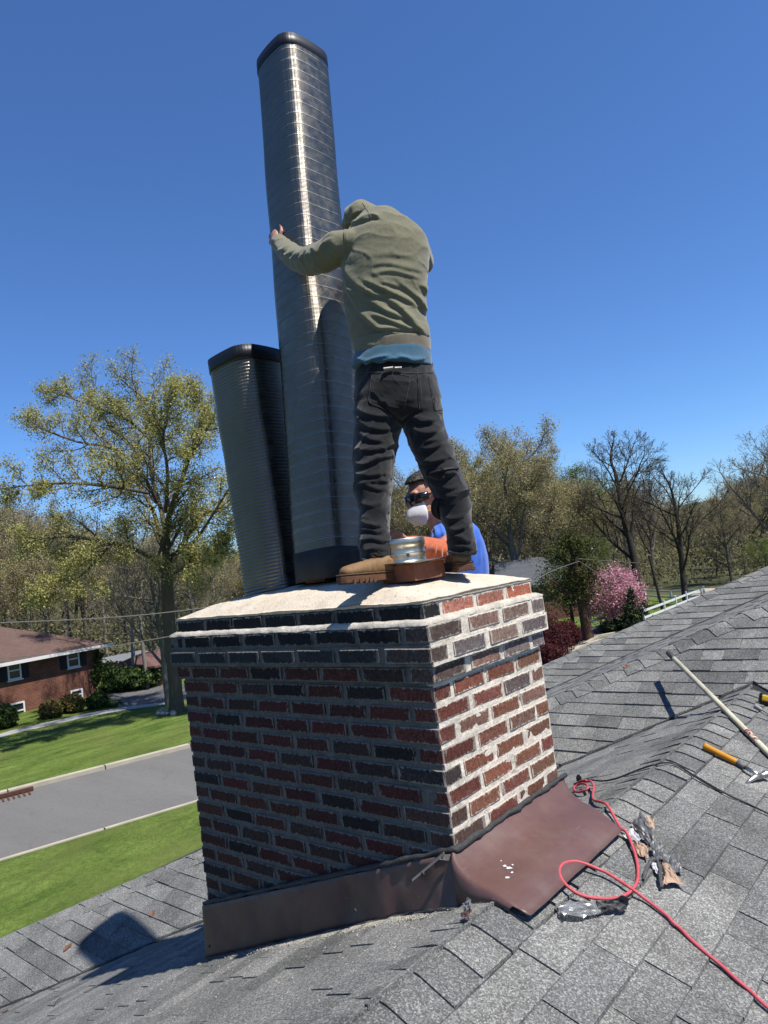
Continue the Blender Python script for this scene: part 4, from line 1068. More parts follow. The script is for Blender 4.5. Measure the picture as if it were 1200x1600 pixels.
def leafmesh(points, rr, n, spread, size, flat=.5):
    """n small quads scattered round the given points"""
    P = np.array([tuple(p) for p in points]); g = np.random.default_rng(rr)
    c = P[g.integers(0, len(P), n)]+g.normal(0, spread, (n, 3)); a = g.normal(0, 1, (n, 3)); a /= np.linalg.norm(a, axis=1)[:, None]
    b = g.normal(0, 1, (n, 3)); b[:, 2] *= flat; b -= a*(a*b).sum(1)[:, None]; b /= np.linalg.norm(b, axis=1)[:, None]
    sz = size*g.uniform(.5, 1.4, n)[:, None]
    q = np.stack([c-a*sz*.5, c+b*sz*.32, c+a*sz*.5, c-b*sz*.32], 1).reshape(-1, 3)
    return meshnp(q, 4, np.arange(len(q)))
LM = {
 'spring': leaf_mat('new_leaves', [(.351, .351, .098), (.468, .455, .143), (.546, .507, .182), (.312, .325, .091), (.429, .351, .156)]),
 'brownbud': leaf_mat('brown_buds', [(.312, .234, .130), (.377, .299, .169), (.416, .364, .182), (.260, .208, .117), (.338, .325, .143)]),
 'tanbud': leaf_mat('tan_buds', [(.364, .299, .156), (.442, .377, .182), (.390, .364, .143), (.286, .247, .130)]),
 'green': leaf_mat('fresh_green', [(.182, .247, .058), (.247, .312, .078), (.143, .195, .052), (.299, .351, .104)]),
 'dark': leaf_mat('evergreen_needles', [(.018, .035, .014), (.03, .055, .02), (.045, .07, .025), (.015, .03, .014)], .1),
 'yew': leaf_mat('shrub_leaves', [(.03, .06, .012), (.055, .09, .02), (.08, .12, .03), (.025, .045, .012)], .15),
 'pink': leaf_mat('pink_blossom', [(.62, .27, .34), (.75, .42, .48), (.55, .20, .27), (.85, .58, .62), (.40, .14, .19)]),
 'maroon': leaf_mat('maroon_leaves', [(.085, .018, .02), (.14, .032, .034), (.06, .012, .014), (.19, .06, .055)]),
 'rust': leaf_mat('rusty_hedge', [(.14, .10, .03), (.10, .12, .025), (.17, .09, .035), (.07, .09, .02)], .15),
}
P_BARE = dict(depth=4, kids=[10, 7, 6, 5], len=[.62, .52, .5, .5], ang=[(25, 55), (25, 55), (25, 60), (25, 60)], trop=[0, .05, .05, .04, .02], wig=.20, rmin=.011)
P_BARE['from'] = [.32, .25, .25, .2]
P_BUD = dict(P_BARE, kids=[11, 7, 6, 4], ang=[(30, 62), (30, 60), (30, 65), (30, 65)], wig=.24); P_BUD['from'] = [.22, .2, .2, .2]
P_SLIM = dict(P_BARE, kids=[12, 6, 4, 3], len=[.36, .5, .5, .5], depth=4); P_SLIM['from'] = [.4, .2, .2, .2]
def proto(seed, H, r, par, leaf=None, nleaf=0, size=.12, spread=.25, lean=.05, bare_frac=0):
    t = Tree(seed); pts = [Vector((0, 0, -.3))]; d = Vector((t.r.uniform(-lean, lean), t.r.uniform(-lean, lean), 1)).normalized(); p = Vector((0, 0, -.3))
    for i in range(8): d = (d+vrand(t.r)*.07+Z*.05).normalized(); p = p+d*(H*.62/8); pts.append(p.copy())
    n = len(pts); t.limb(pts, r, r*.45, 0, par)
    wood = t.wood(); lm = None
    if leaf: lm = leafmesh([q[0] for q in t.tips], seed, nleaf, spread, size); lm.materials.append(LM[leaf])
    zmax = max(v.z for v in t.V); return wood, lm, zmax
protos = {
 'bare_a': proto(1, 16, .30, P_BARE, 'brownbud', 3500, .07, .25), 'bare_b': proto(5, 16, .26, P_BARE, 'tanbud', 4500, .07, .25),
 'bud_a': proto(9, 15, .24, P_BUD, 'tanbud', 34000, .09, .2), 'bud_b': proto(14, 15, .24, P_BUD, 'brownbud', 26000, .09, .2),
 'green_a': proto(22, 14, .22, P_BUD, 'green', 24000, .11, .22), 'spring_a': proto(27, 15, .24, P_BUD, 'spring', 18000, .10, .2),
 'slim': proto(33, 16, .15, P_SLIM, 'brownbud', 3500, .12, .3),
}
KINDS = {
 'bare_a': ('bare_tree', 'dark bare tree', M['bark_dark']), 'bare_b': ('bare_tree', 'bare grey tree', M['bark']),
 'bud_a': ('budding_tree', 'tan budding tree', M['bark']), 'bud_b': ('budding_tree', 'brown budding tree', M['bark']),
 'green_a': ('leafy_tree', 'fresh green tree', M['bark_dark']), 'spring_a': ('leafy_tree', 'yellow-green tree', M['bark']),
 'slim': ('slim_tree', 'slim high-crowned tree', M['bark_pale'])}
TR = random.Random(5)
WHERE = [(-80, 'beyond the left picture edge'), (60, 'at the left picture edge'), (120, 'above the brick house roof'), (170, 'above the brick house corner'), (240, 'left of the big tree trunk'), (330, 'between the big tree and the short flue'), (480, 'behind the short flue'),
 (560, 'behind the tall flue'), (630, 'behind the worker’s left leg'), (700, 'behind the man in the mask'), (760, 'behind the worker’s right leg'), (830, 'just right of the worker'), (880, 'above the right end of the crown'), (940, 'behind the utility pole'), (1000, 'behind the pink cherry'), (1060, 'behind the near white fence'), (1120, 'above the gravel patch'), (1170, 'left of the right picture edge'), (1215, 'at the right picture edge'), (9999, 'beyond the right picture edge')]
def whereof(px, dist): return ('far ' if dist > 120 else 'middle ' if dist > 84 else 'near ')+'row, '+[t for x_, t in WHERE if px <= x_ or x_ == 9999][0]
def place_tree(kind, px, ytop, dist, label=None, group='trees of the woodland behind the houses', base=None, wscale=1., mat=None, rot=None):
    """dist: horizontal distance; trunk column px at its foot, crown top at photo row ytop"""
    wood, lm, zmax = protos[kind]; nm, lb, bm_ = KINDS[kind]
    yh_ = 951.5-.129*px; d = ray(px, yh_); d = Vector((d.x, d.y, 0)).normalized(); p = CAM+d*dist; p.z = GZ + (base or 0)
    if dist > 150: p.z += (dist-150)*.045
    # solve height so that the top appears at ytop
    best = None
    for H in np.linspace(3, 34, 125):
        q = p+Z*float(H); y = proj(q)[1]
        if best is None or abs(y-ytop) < best[0]: best = (abs(y-ytop), float(H))
    H = best[1]; sc = H/zmax
    rt = empty(nm, p, label=label or lb+', '+whereof(px, dist), cat='tree', group=group)
    if label: del rt['group']
    rt.rotation_euler = (0, 0, TR.uniform(0, 6.28) if rot is None else rot); rt.scale = (sc*wscale, sc*wscale, sc)
    for n2, me, mm_ in (('trunk', wood, mat or bm_), ('crown', lm, None)):
        if me is None: continue
        o = bpy.data.objects.new(n2, me); COL.objects.link(o); o.parent = rt
        if mm_ is not None and not me.materials: me.materials.append(mm_)
    return rt
# woodland in rows, far to near
def ridge_y(x):   # skyline of the woods in the photograph
    xs = [-150, 0, 40, 120, 330, 480, 540, 600, 640, 700, 760, 800, 860, 900, 925, 985, 1040, 1100, 1140, 1200, 1350]
    ys = [760, 770, 775, 790, 830, 800, 760, 735, 722, 716, 672, 690, 700, 705, 735, 712, 745, 790, 760, 700, 660]
    return float(np.interp(x, xs, ys))
kinds_far = ['bud_b', 'bud_a', 'bare_b', 'bud_b', 'spring_a', 'slim', 'green_a', 'bud_b']
x = -120
while x < 1330:
    place_tree(TR.choice(['bud_b', 'bud_a', 'bud_b', 'green_a']), x, ridge_y(x)+TR.uniform(30, 70), TR.uniform(125, 165)); x += TR.uniform(20, 34)
x = -110
while x < 1320:
    k = TR.choice(kinds_far); place_tree(k, x, ridge_y(x)+TR.uniform(8, 65), TR.uniform(85, 115)); x += TR.uniform(20, 34)
x = -120
while x < 340:
    k = TR.choice(['bud_b', 'slim', 'bare_b', 'slim', 'bud_a']); place_tree(k, x, ridge_y(x)+TR.uniform(-20, 45), TR.uniform(62, 80)); x += TR.uniform(24, 40)
# trees one can single out on the right
place_tree('bud_a', 800, 668, 58, 'wide rounded tree in tan bud just right of the standing worker', rot=1., wscale=1.15)
place_tree('bud_a', 700, 690, 63, 'round budding tree seen behind the standing worker', rot=2.2, wscale=1.1)
place_tree('bud_b', 648, 718, 66, 'brown budding tree seen between the standing worker’s legs', rot=3.)
place_tree('bud_a', 758, 684, 68, 'tan budding crown directly behind the worker’s right knee', rot=.3)
place_tree('bud_a', 835, 692, 72, 'second rounded tan tree right of the worker, set farther back', rot=5.2)
place_tree('bud_a', 872, 688, 64, 'tan budding tree left of the tall bare trees', rot=4.1)
place_tree('bare_a', 985, 668, 62, 'tallest bare tree with spreading dark limbs behind the pink blossom', rot=.5, wscale=1.1)
place_tree('bare_a', 1052, 722, 56, 'dark bare tree with several stems beside the white fence', rot=2.6, wscale=1.05)
place_tree('bare_b', 1010, 730, 75, 'thin grey bare tree between the two dark bare trees', rot=1.6)
place_tree('bud_b', 1128, 752, 70, 'short brown budding tree left of the frame-edge trees', rot=5.)
place_tree('bare_b', 1218, 662, 60, 'pale bare tree at the right edge of the picture', rot=.9, wscale=1.2)
place_tree('bare_a', 1165, 735, 78, 'leaning bare tree low over the roof ridge on the right', rot=3.9)
place_tree('green_a', 900, 838, 56, 'dark green tree behind the utility pole', rot=2.)
place_tree('green_a', 1105, 850, 78, 'light green bushy tree above the gravel drive', rot=1.)
place_tree('green_a', 1180, 842, 66, 'fresh green tree low behind the grey roof ridge', rot=2.)
# the big budding tree on the left lawn, its main limbs taken one by one
def big_tree():
    D0 = 33.6
    def q(*pts): return spline([U(p[0], p[1], D0+(p[2] if len(p) > 2 else 0)) for p in pts], 3)
    t = Tree(77); par = dict(P_BUD, depth=4, kids=[5, 11, 7, 5], len=[.5, .30, .42, .5], wig=.26, rmin=.012, ang=[(30, 60), (28, 60), (30, 65), (30, 70)]); par['from'] = [.55, .12, .15, .15]
    base = q((277, 1118), (273, 1060), (266, 1000), (262, 940), (261, 890))
    t.tube(base, [.44, .36]+[.32-.004*i for i in range(len(base)-2)], 12)
    limbs = [([(261, 895), (259, 850, -.5), (264, 805, -1), (283, 752, -1.5), (300, 705, -2), (322, 672, -2)], .24), ([(259, 870), (240, 800, 1), (212, 752, 2), (196, 742, 3)], .17),
             ([(256, 893), (238, 872, -1), (205, 858, -2), (160, 846, -3), (105, 838, -4), (62, 842, -5)], .17), ([(172, 850, -3), (150, 876, -3), (120, 905, -4), (70, 932, -5)], .10),
             ([(262, 850), (250, 790, 2), (236, 740, 3), (234, 690, 3), (240, 640, 2), (212, 612, 2)], .16), ([(246, 785, 1), (215, 730, 0), (175, 700, -1), (120, 690, -2), (60, 668, -2)], .13),
             ([(262, 885), (290, 845, 1), (315, 805, 1), (352, 792, 2), (395, 770, 2)], .18), ([(268, 868), (300, 850, -1), (335, 800, -2), (372, 740, -3)], .13),
             ([(265, 900), (285, 890, -1), (318, 876, -2), (345, 860, -2)], .10), ([(236, 690, 2), (205, 660, 2), (160, 640, 1), (90, 615, 1)], .11),
             ([(285, 748, -1), (300, 700, 1), (318, 640, 2), (303, 622, 2)], .11), ([(230, 770, -1), (170, 760, -3), (100, 755, -4), (30, 760, -5)], .12),
             ([(258, 800, -1), (262, 740, -3), (255, 680, -4), (268, 628, -4)], .12), ([(264, 830), (256, 760, 4), (200, 690, 6), (150, 640, 6)], .12)]
    for pts, r in limbs:
        P = q(*pts); t.limb(P, r*.8, r*.26, 1, par)
    rt = empty('budding_tree', gp(276, 1114), label='big spreading tree with pale yellow-green new leaves on the lawn left of the chimney', cat='tree')
    o = link('trunk', t.wood(), M['bark_big'], rt)
    tips = [a[0] for a in t.tips]
    link('crown', leafmesh(tips, 3, 110000, .17, .085), LM['spring'], rt)
big_tree()
# second and third trunks beside it
place_tree('bare_b', 243, 850, 38, 'slender bare tree at the driveway beside the big tree', rot=1., mat=None)
place_tree('slim', 214, 800, 46, 'straight thick trunk behind the driveway hedge', rot=2.)
place_tree('slim', 197, 795, 47, 'bare forked tree behind the brick house corner', rot=4.)

# ------------------------------------------------------------------ shrubs
def bush(name, c, rx, ry, rz, leaf, n, size, label, cat='shrub', group=None, seed=1, twigs=30, top=.2):
    g = np.random.default_rng(seed); th = g.uniform(0, 2*PI, n); u = g.uniform(-1, 1, n)
    # uneven outline
    V = np.stack([np.cos(th)*np.sqrt(1-u*u), np.sin(th)*np.sqrt(1-u*u), u], 1)
    f = np.array([1+.28*noise.noise(Vector((v[0]*2.2+seed, v[1]*2.2, v[2]*2.2)))+.15*noise.noise(Vector((v[0]*6, v[1]*6+seed, v[2]*6))) for v in V])
    r = g.uniform(.72, 1.03, n)*f; P = V*r[:, None]*np.array([rx, ry, rz])+np.array([0, 0, rz*.92])
    P = P[P[:, 2] > .0]
    a = g.normal(0, 1, P.shape); a /= np.linalg.norm(a, axis=1)[:, None]; b = g.normal(0, 1, P.shape); b -= a*(a*b).sum(1)[:, None]; b /= np.linalg.norm(b, axis=1)[:, None]
    sz = size*g.uniform(.6, 1.4, len(P))[:, None]; q = np.stack([P-a*sz*.5, P+b*sz*.35, P+a*sz*.5, P-b*sz*.35], 1).reshape(-1, 3)
    rt = empty(name, c, label=label, cat=cat, group=group)
    o = link('foliage', meshnp(q, 4, np.arange(len(q))), LM[leaf]); o.parent = rt
    b_ = MB(); rr = random.Random(seed)
    for i in range(twigs):
        d = Vector((rr.uniform(-1, 1)*rx, rr.uniform(-1, 1)*ry, rz*rr.uniform(1., 1.75)))*.85; b_.tube([Vector((0, 0, -.1)), d*.5+vrand(rr)*.08, d], [.03*rz, .018*rz, .008*rz], 4, caps=False)
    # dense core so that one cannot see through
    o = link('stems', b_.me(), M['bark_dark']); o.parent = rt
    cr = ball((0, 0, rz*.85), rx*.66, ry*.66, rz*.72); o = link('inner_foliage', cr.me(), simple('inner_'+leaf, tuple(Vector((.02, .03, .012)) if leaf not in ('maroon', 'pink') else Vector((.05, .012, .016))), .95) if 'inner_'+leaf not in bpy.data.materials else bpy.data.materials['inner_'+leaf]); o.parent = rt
    return rt
def bpx(px, ybase, dist_z=GZ): return gp(px, ybase, dist_z)

# ------------------------------------------------------------------ brick house on the left
wd = ray(1500, 758); wd = Vector((wd.x, wd.y, 0)).normalized()          # direction of its street wall
cb = gp(161, 1085); wn = Vector((wd.y, -wd.x, 0))
if wn.dot(CAM-cb) < 0: wn = -wn
def wallp(px, py): return on(px, py, wn, wn.dot(cb))
bh = empty('brick_house', cb, label='two-storey red brick house with brown hip roof across the road at left', cat='house')
def hb_mat():
    m = NM('house_brick', .9, 0, .2); tc = m.node('ShaderNodeTexCoord').outputs['Object']
    n = m.node('ShaderNodeTexBrick'); mp = m.node('ShaderNodeMapping'); m.L(tc, mp.inputs[0])
    n.inputs['Color1'].default_value = (.20, .065, .035, 1); n.inputs['Color2'].default_value = (.13, .045, .028, 1); n.inputs['Mortar'].default_value = (.22, .17, .13, 1)
    n.inputs['Scale'].default_value = 1; n.inputs['Brick Width'].default_value = .22; n.inputs['Row Height'].default_value = .075; n.inputs['Mortar Size'].default_value = .006
    m.L(mp.outputs[0], n.inputs['Vector']); c = m.mix(1, n.outputs[0], m.ramp(m.noise(tc, 1.4, 4), [(.3, .75), (.7, 1.3)]), 'MULTIPLY'); m.col(c); return m.m
eave_z = wallp(160, 1006).z; LW, DW = 16., 9.
# local frame: X along the wall away from the corner, Y into the house, Z up; built axis by axis with object transforms
hx = -wd if (cb-wd*5-CAM).dot(CR) < (cb-CAM).dot(CR) else wd
hx = -wd; hy = -wn; HM = Matrix((hx, hy, Z)).transposed().to_4x4(); HM.translation = Vector((cb.x, cb.y, GZ))
HI = HM.inverted()
def hobj(name, b, mat, parent=bh, **k):
    me = b.me() if isinstance(b, MB) else b
    o = bpy.data.objects.new(name, me); COL.objects.link(o); o.parent = bh if parent is None else parent
    if not me.materials: me.materials.append(mat)
    if parent is bh: o.matrix_parent_inverse = Matrix.Translation(-Vector(bh.location)); o.matrix_basis = HM
    return tag(o, **k)
EZ = eave_z-GZ
HBM = hb_mat()
# upright panels so that the brick pattern runs in the wall's own plane (object X, Y)
def panel(w_, h_, M4, name):
    b = MB(); b.box((w_/2, h_/2, -.1), w_, h_, .2); o = bpy.data.objects.new(name, b.me()); COL.objects.link(o); o.data.materials.append(HBM)
    o.parent = bh; o.matrix_parent_inverse = Matrix.Translation(-Vector(bh.location)); o.matrix_basis = M4; return o
def frame(o_, x_, y_, z_): mt = Matrix((x_, y_, z_)).transposed().to_4x4(); mt.translation = o_; return mt
panel(LW, EZ+.8, frame(Vector((cb.x, cb.y, GZ-.8)), hx, Z, wn), 'wall')
panel(DW, EZ+.8, frame(Vector((cb.x, cb.y, GZ-.8))-hx*.0, -wn, Z, wd), 'wall')
oh = .55
b = MB(); pk = EZ+2.1
rv = [(-oh, -oh, EZ), (LW+oh, -oh, EZ), (LW+oh, DW+oh, EZ), (-oh, DW+oh, EZ), (DW/2, DW/2, pk), (LW-DW/2, DW/2, pk)]
b.add([Vector(v) for v in rv]+[Vector((v[0], v[1], v[2]-.02)) for v in rv[:4]], [(0, 1, 5, 4), (1, 2, 5), (2, 3, 4, 5), (3, 0, 4), (6, 9, 8, 7), (0, 6, 7, 1), (1, 7, 8, 2), (2, 8, 9, 3), (3, 9, 6, 0)])
def brown_roof():
    m = NM('brown_roof_shingle', .9, 0, .2); p = m.obj(); c = m.mix(m.noise(p, .9, 4), (.10, .058, .046), (.17, .11, .09))
    c = m.mix(1, c, m.ramp(m.noise(p, 9, 4, .7, stretch=(1, 1, 3)), [(.3, .7), (.7, 1.25)]), 'MULTIPLY')
    w_ = m.node('ShaderNodeTexWave', _bands_direction='Z'); m.L(p, w_.inputs['Vector']); w_.inputs['Scale'].default_value = 3.3; c = m.mix(.3, c, m.mix(1, c, m.ramp(w_.outputs[1], [(0, .4), (.25, 1)]), 'MULTIPLY')); m.col(c); return m.m
roof = hobj('roof', b, brown_roof())
b = MB(); e = .10
for x0, x1, y0, y1 in ((-oh-e, LW+oh+e, -oh-e, -oh), (-oh-e, -oh, -oh, DW+oh)): b.box(((x0+x1)/2, (y0+y1)/2, EZ-.10), x1-x0, y1-y0, .18)
hobj('fascia_gutter', b, M['white'])
b = MB(); b.box((LW/2, -oh/2, EZ-.10), LW, oh, .03); b.box((-oh/2, DW/2, EZ-.10), oh, DW, .03); hobj('soffit', b, M['white'])
M['glass_dark'] = NM('window_glass', .08, 0, .6).col((.02, .028, .03)).m
M['shutter'] = simple('black_shutter', (.012, .013, .014), .6)
def window(px0, px1, py0, py1, shut=True):
    a = HI @ wallp(px0, (py0+py1)/2); c = HI @ wallp(px1, (py0+py1)/2); t = HI @ wallp((px0+px1)/2, py0); bt = HI @ wallp((px0+px1)/2, py1)
    x0, x1 = sorted((a.x, c.x)); z0, z1 = bt.z, t.z; f = .085
    b = MB()
    for bx in ((x0, x1, z1-f, z1), (x0, x1, z0, z0+f), (x0, x0+f, z0+f, z1-f), (x1-f, x1, z0+f, z1-f), (x0+f, x1-f, (z0+z1)/2-.035, (z0+z1)/2+.035)):
        b.box(((bx[0]+bx[1])/2, -.03, (bx[2]+bx[3])/2), bx[1]-bx[0], .08, bx[3]-bx[2])
    wdw = hobj('window', b, M['white'])
    for za, zb in ((z0+f, (z0+z1)/2-.035), ((z0+z1)/2+.035, z1-f)):
        b = MB(); b.box(((x0+x1)/2, -.006, (za+zb)/2), x1-x0-2*f, .012, zb-za); o = bpy.data.objects.new('pane', b.me()); o.data.materials.append(M['glass_dark']); COL.objects.link(o); o.parent = wdw
    b = MB(); b.box(((x0+x1)/2, -.06, z0-.04), x1-x0+.12, .14, .06); o = bpy.data.objects.new('sill', b.me()); o.data.materials.append(M['white']); COL.objects.link(o); o.parent = wdw
    if shut:
        for sx in (x0-.24, x1+.24):
            b = MB(); b.box((sx, -.03, (z0+z1)/2), .36, .05, z1-z0)
            for k in range(9): b.box((sx, -.058, z0+(z1-z0)*(k+.5)/9), .28, .012, (z1-z0)/13)
            hobj('shutter', b, M['shutter'])
window(11, 32.5, 1033, 1062); window(104, 123.5, 1016, 1043)
window(17, 39, 1097, 1124, False); window(110, 129, 1077, 1094, False); window(-34, -14, 1040, 1071); window(-30, -4, 1108, 1138, False)
# gravel-pale path, driveway
def strip(name, pts, mat, z, **k):
    me = mesh([(p.x, p.y, z) for p in pts], [list(range(len(pts)))]); return link(name, me, mat, kind='structure')
GL = GZ+.10
strip('front_path', [gp(-60, 1165, GL), gp(20, 1141, GL), (gp(130, 1116, GL)), gp(200, 1104, GL), gp(262, 1097, GL), gp(262, 1101, GL), gp(200, 1109, GL), gp(130, 1122, GL), gp(20, 1147, GL), gp(-60, 1171, GL)], simple('path_concrete', (.36, .35, .32), .9), GL+.012)
strip('driveway', [gp(166, 1105, GL), gp(200, 1104, GL), gp(330, 1092, GL), gp(330, 1068, GL), gp(240, 1073, GL), gp(168, 1078, GL)], M['drive'], GL+.008)
# hedges and shrubs
bush('hedge', bpx(8, 1140), .75, .6, .62, 'yew', 3200, .12, 'dark clipped hedge at the left end of the brick house', seed=2)
bush('hedge', bpx(-30, 1152), 1.0, .7, .6, 'yew', 2600, .12, 'dark hedge cut off by the left edge of the picture', seed=32)
bush('hedge', bpx(80, 1124), .85, .5, .50, 'rust', 3400, .11, 'low rusty green hedge under the right lower window', seed=3)
bush('hedge', bpx(114, 1115), 1.0, .5, .52, 'rust', 3800, .11, 'yellow green hedge before the brick wall, next to the round shrub', seed=4)
bush('shrub', bpx(155, 1109), .62, .6, .50, 'yew', 3600, .11, 'dark round shrub at the corner of the brick house', seed=5)
bush('shrub', bpx(176, 1106), .6, .4, .18, 'yew', 1500, .09, 'small low shrub beside the driveway mouth', seed=15)
bush('hedge', bpx(175, 1078), 2.2, 1.6, .85, 'green', 9000, .2, 'bright green bushes left half of the row across the driveway', seed=6)
bush('hedge', bpx(209, 1077), 2.2, 1.6, .8, 'yew', 9000, .2, 'dark green bushes right half of the row across the driveway', seed=7)
# ivy on the corner
pts = [wallp(154+R.gauss(0, 3)-(t*6), 1022+t*42+R.gauss(0, 3))+wn*.06 for t in [R.random() for _ in range(260)]]
link('ivy', leafmesh(pts, 8, 1500, .10, .13), LM['yew'], bh)
# stones at the tree foot
st = random.Random(3)
for i in range(16):
    p = gp(246+st.uniform(0, 30), 1113+st.uniform(-3, 5), GL); b = MB(); r_ = st.uniform(.10, .22); bb = ball((0, 0, r_*.3), r_, r_*.8, r_*.55, n=8)
    for v in bb.v: v += vrand(st)*r_*.12
    o = bb.build('stone', simple('pale_stone', (.36, .33, .27), .9, var=.25, scale=4) if i == 0 else bpy.data.materials['pale_stone'], None, label='pale round stone in the ring at the foot of the big tree', cat='stone', group='stones round the foot of the big tree'); o.location = p
# small buildings far behind
def hut(c, w_, d_, h_, rh, ang, wall, roofc, label, name='house', win=2, door=False):
    rt = empty(name, c, label=label, cat='house'); rt.rotation_euler = (0, 0, ang)
    def pc(nm, b, mat, par=None): o = bpy.data.objects.new(nm, b.me()); o.data.materials.append(mat); COL.objects.link(o); o.parent = par or rt; return o
    wm = simple('wall_'+name+str(len(bpy.data.materials)), wall, .85, var=.08, scale=2); rm = simple('roof_'+str(len(bpy.data.materials)), roofc, .9, var=.2, scale=3)
    b = MB(); b.box((0, 0, h_/2), w_, d_, h_); pc('wall', b, wm)
    b = MB(); x, y = w_/2+.4, d_/2+.4; b.add([Vector(v) for v in ((-x, -y, h_), (x, -y, h_), (x, y, h_), (-x, y, h_), (-x+.8, 0, h_+rh), (x-.8, 0, h_+rh), (-x, -y, h_-.12), (x, -y, h_-.12), (x, y, h_-.12), (-x, y, h_-.12))], [(0, 1, 5, 4), (1, 2, 5), (2, 3, 4, 5), (3, 0, 4), (0, 6, 7, 1), (1, 7, 8, 2), (2, 8, 9, 3), (3, 9, 6, 0), (6, 9, 8, 7)])
    pc('roof', b, rm)
    for sd in (-1, 1):
        for i in range(win):
            cx = -w_/2+w_*(i+.5)/win; b = MB(); f = .09; ww, wh, z0 = .9, 1.1, h_-1.7
            for bx in ((cx-ww/2, cx+ww/2, z0+wh-f, z0+wh), (cx-ww/2, cx+ww/2, z0, z0+f), (cx-ww/2, cx-ww/2+f, z0+f, z0+wh-f), (cx+ww/2-f, cx+ww/2, z0+f, z0+wh-f)): b.box(((bx[0]+bx[1])/2, sd*(d_/2+.02), (bx[2]+bx[3])/2), bx[1]-bx[0], .06, bx[3]-bx[2])
            wv = pc('window', b, M['white']); b = MB(); b.box((cx, sd*(d_/2+.008), z0+wh/2), ww-2*f, .016, wh-2*f); pc('pane', b, M['glass_dark'], wv)
    if door: b = MB(); b.box((w_*.32, -d_/2-.03, 1.05), .95, .06, 2.1); pc('door', b, M['white'])
    return rt
aw = math.atan2(wd.y, wd.x)
hut(gp(186, 1047)-Z*1.9, 5.4, 4.4, 2.1, 1.0, aw, (.56, .56, .44), (.16, .17, .175), 'pale cream bungalow with grey roof beyond the brick house', win=3)
hut(gp(252, 1066)-Z*.7, 4, 3.4, 2.1, .7, aw+.2, (.14, .07, .05), (.15, .08, .07), 'low shed with dull red roof and white door behind the big tree', win=1, door=True)
hut(gp(792, 955, GZ)-Z*1.9, 9, 6, 3.0, 1.8, .4, (.35, .34, .32), (.06, .062, .065), 'dark roofed house just behind the crown on the right', win=3)
hut(gp(846, 962, GZ), 7, 8, 2.7, 1.9, .7, (.16, .07, .05), (.085, .09, .10), 'small brick house with slate grey roof beside the chimney top', win=2)

# ------------------------------------------------------------------ right side: cherry, evergreens, maple, fence, pole
pink = empty('cherry_tree', gp(962, 984), label='round cherry tree covered in pink blossom right of the utility pole', cat='tree')
t = Tree(61); par = dict(P_BUD, depth=3, kids=[8, 6, 5, 3], len=[.75, .6, .5, .5], rmin=.015, ang=[(35, 70), (30, 60), (30, 65), (30, 65)]); par['from'] = [.25, .2, .15, .2]
pp = [Vector(pink.location)+Vector((0, 0, h)) for h in (-.1, .4, .9, 1.4, 1.8, 2.2)]; t.limb(pp, .11, .07, 0, par); link('trunk', t.wood(), M['bark_dark'], pink)
g_ = np.random.default_rng(5); cc = np.array(pink.location)+np.array([0, 0, 2.15]); blobs = []
for i in range(380):
    v = g_.normal(0, 1, 3); v /= np.linalg.norm(v); f = g_.uniform(.55, 1.)*(1+.22*noise.noise(Vector(v)*2.3)); blobs.append(cc+v*f*np.array([1.85, 1.85, 1.6]))
bl = [q for q in blobs if q[2] > GZ+.7]; link('crown', leafmesh(bl, 6, 15000, .20, .12), LM['pink'], pink)
def conifer(c, H, rad, label, seed=1, leaf='dark'):
    rt = empty('spruce_tree', c, label=label, cat='tree'); b = MB(); b.tube([Vector((0, 0, -.1)), Vector((0, 0, H))], [.09*H/4, .01], 8); g = np.random.default_rng(seed); P = []
    nb_ = int(26*H)
    for i in range(nb_):
        t_ = (i+.5)/nb_; z = H*(.06+.93*t_); L = rad*(1-t_)**.85*g.uniform(.75, 1.15)+.08; a = g.uniform(0, 2*PI); d = Vector((math.cos(a), math.sin(a), 0))
        q0 = Vector((0, 0, z)); q1 = q0+d*L+Vector((0, 0, -.22*L+.1)); b.tube([q0, (q0+q1)/2+Vector((0, 0, .02)), q1], [.015, .01, .004], 3, caps=False)
        for k in range(max(3, int(L*13))): P.append(q0.lerp(q1, .15+.85*(k+g.random())/max(3, int(L*13))))
    o = link('trunk', b.me(), M['bark_dark']); o.parent = rt; o = link('crown', leafmesh(P, seed, len(P)*9, .07, .11), LM[leaf]); o.parent = rt
    return rt
conifer(gp(995, 988), 2.5, 1.0, 'small dark spruce in front of the pink cherry', 3)
conifer(gp(1010, 970), 1.5, .7, 'smaller bluish spruce at the near end of the white fence', 4)
bush('shrub', gp(962, 988), .9, .8, .38, 'dark', 3000, .10, 'low dark juniper in front of the pink cherry', seed=21)
ev = empty('leaning_evergreen', gp(920, 1000), label='ragged evergreen with a thick reddish trunk beside the road', cat='tree')
t = Tree(91); b0 = Vector(ev.location); pts = [b0+Vector((0, 0, h))+CR*(-.12*h*.35) for h in (-.2, .8, 1.8, 2.8, 3.8, 4.8)]
par = dict(P_BUD, depth=3, kids=[7, 4, 3, 2], len=[.42, .5, .5, .5], rmin=.02); par['from'] = [.45, .2, .2, .2]
t.limb(pts, .36, .14, 0, par); link('trunk', t.wood(), bark_mat('reddish_bark', (.06, .035, .025), (.14, .08, .05)), ev)
g_ = np.random.default_rng(9); cc = [b0+Vector((g_.normal(0, .55), g_.normal(0, .55), 3.0+g_.normal(0, .62))) for i in range(240)]+[q[0] for q in t.tips]
link('crown', leafmesh(cc, 12, 11000, .22, .11), leaf_mat('olive_evergreen', [(.05, .065, .012), (.085, .10, .02), (.03, .04, .01), (.12, .12, .03)], .15), ev)
ev2 = empty('evergreen_tree', gp(897, 985), label='dull green tree standing behind the maroon maple', cat='tree')
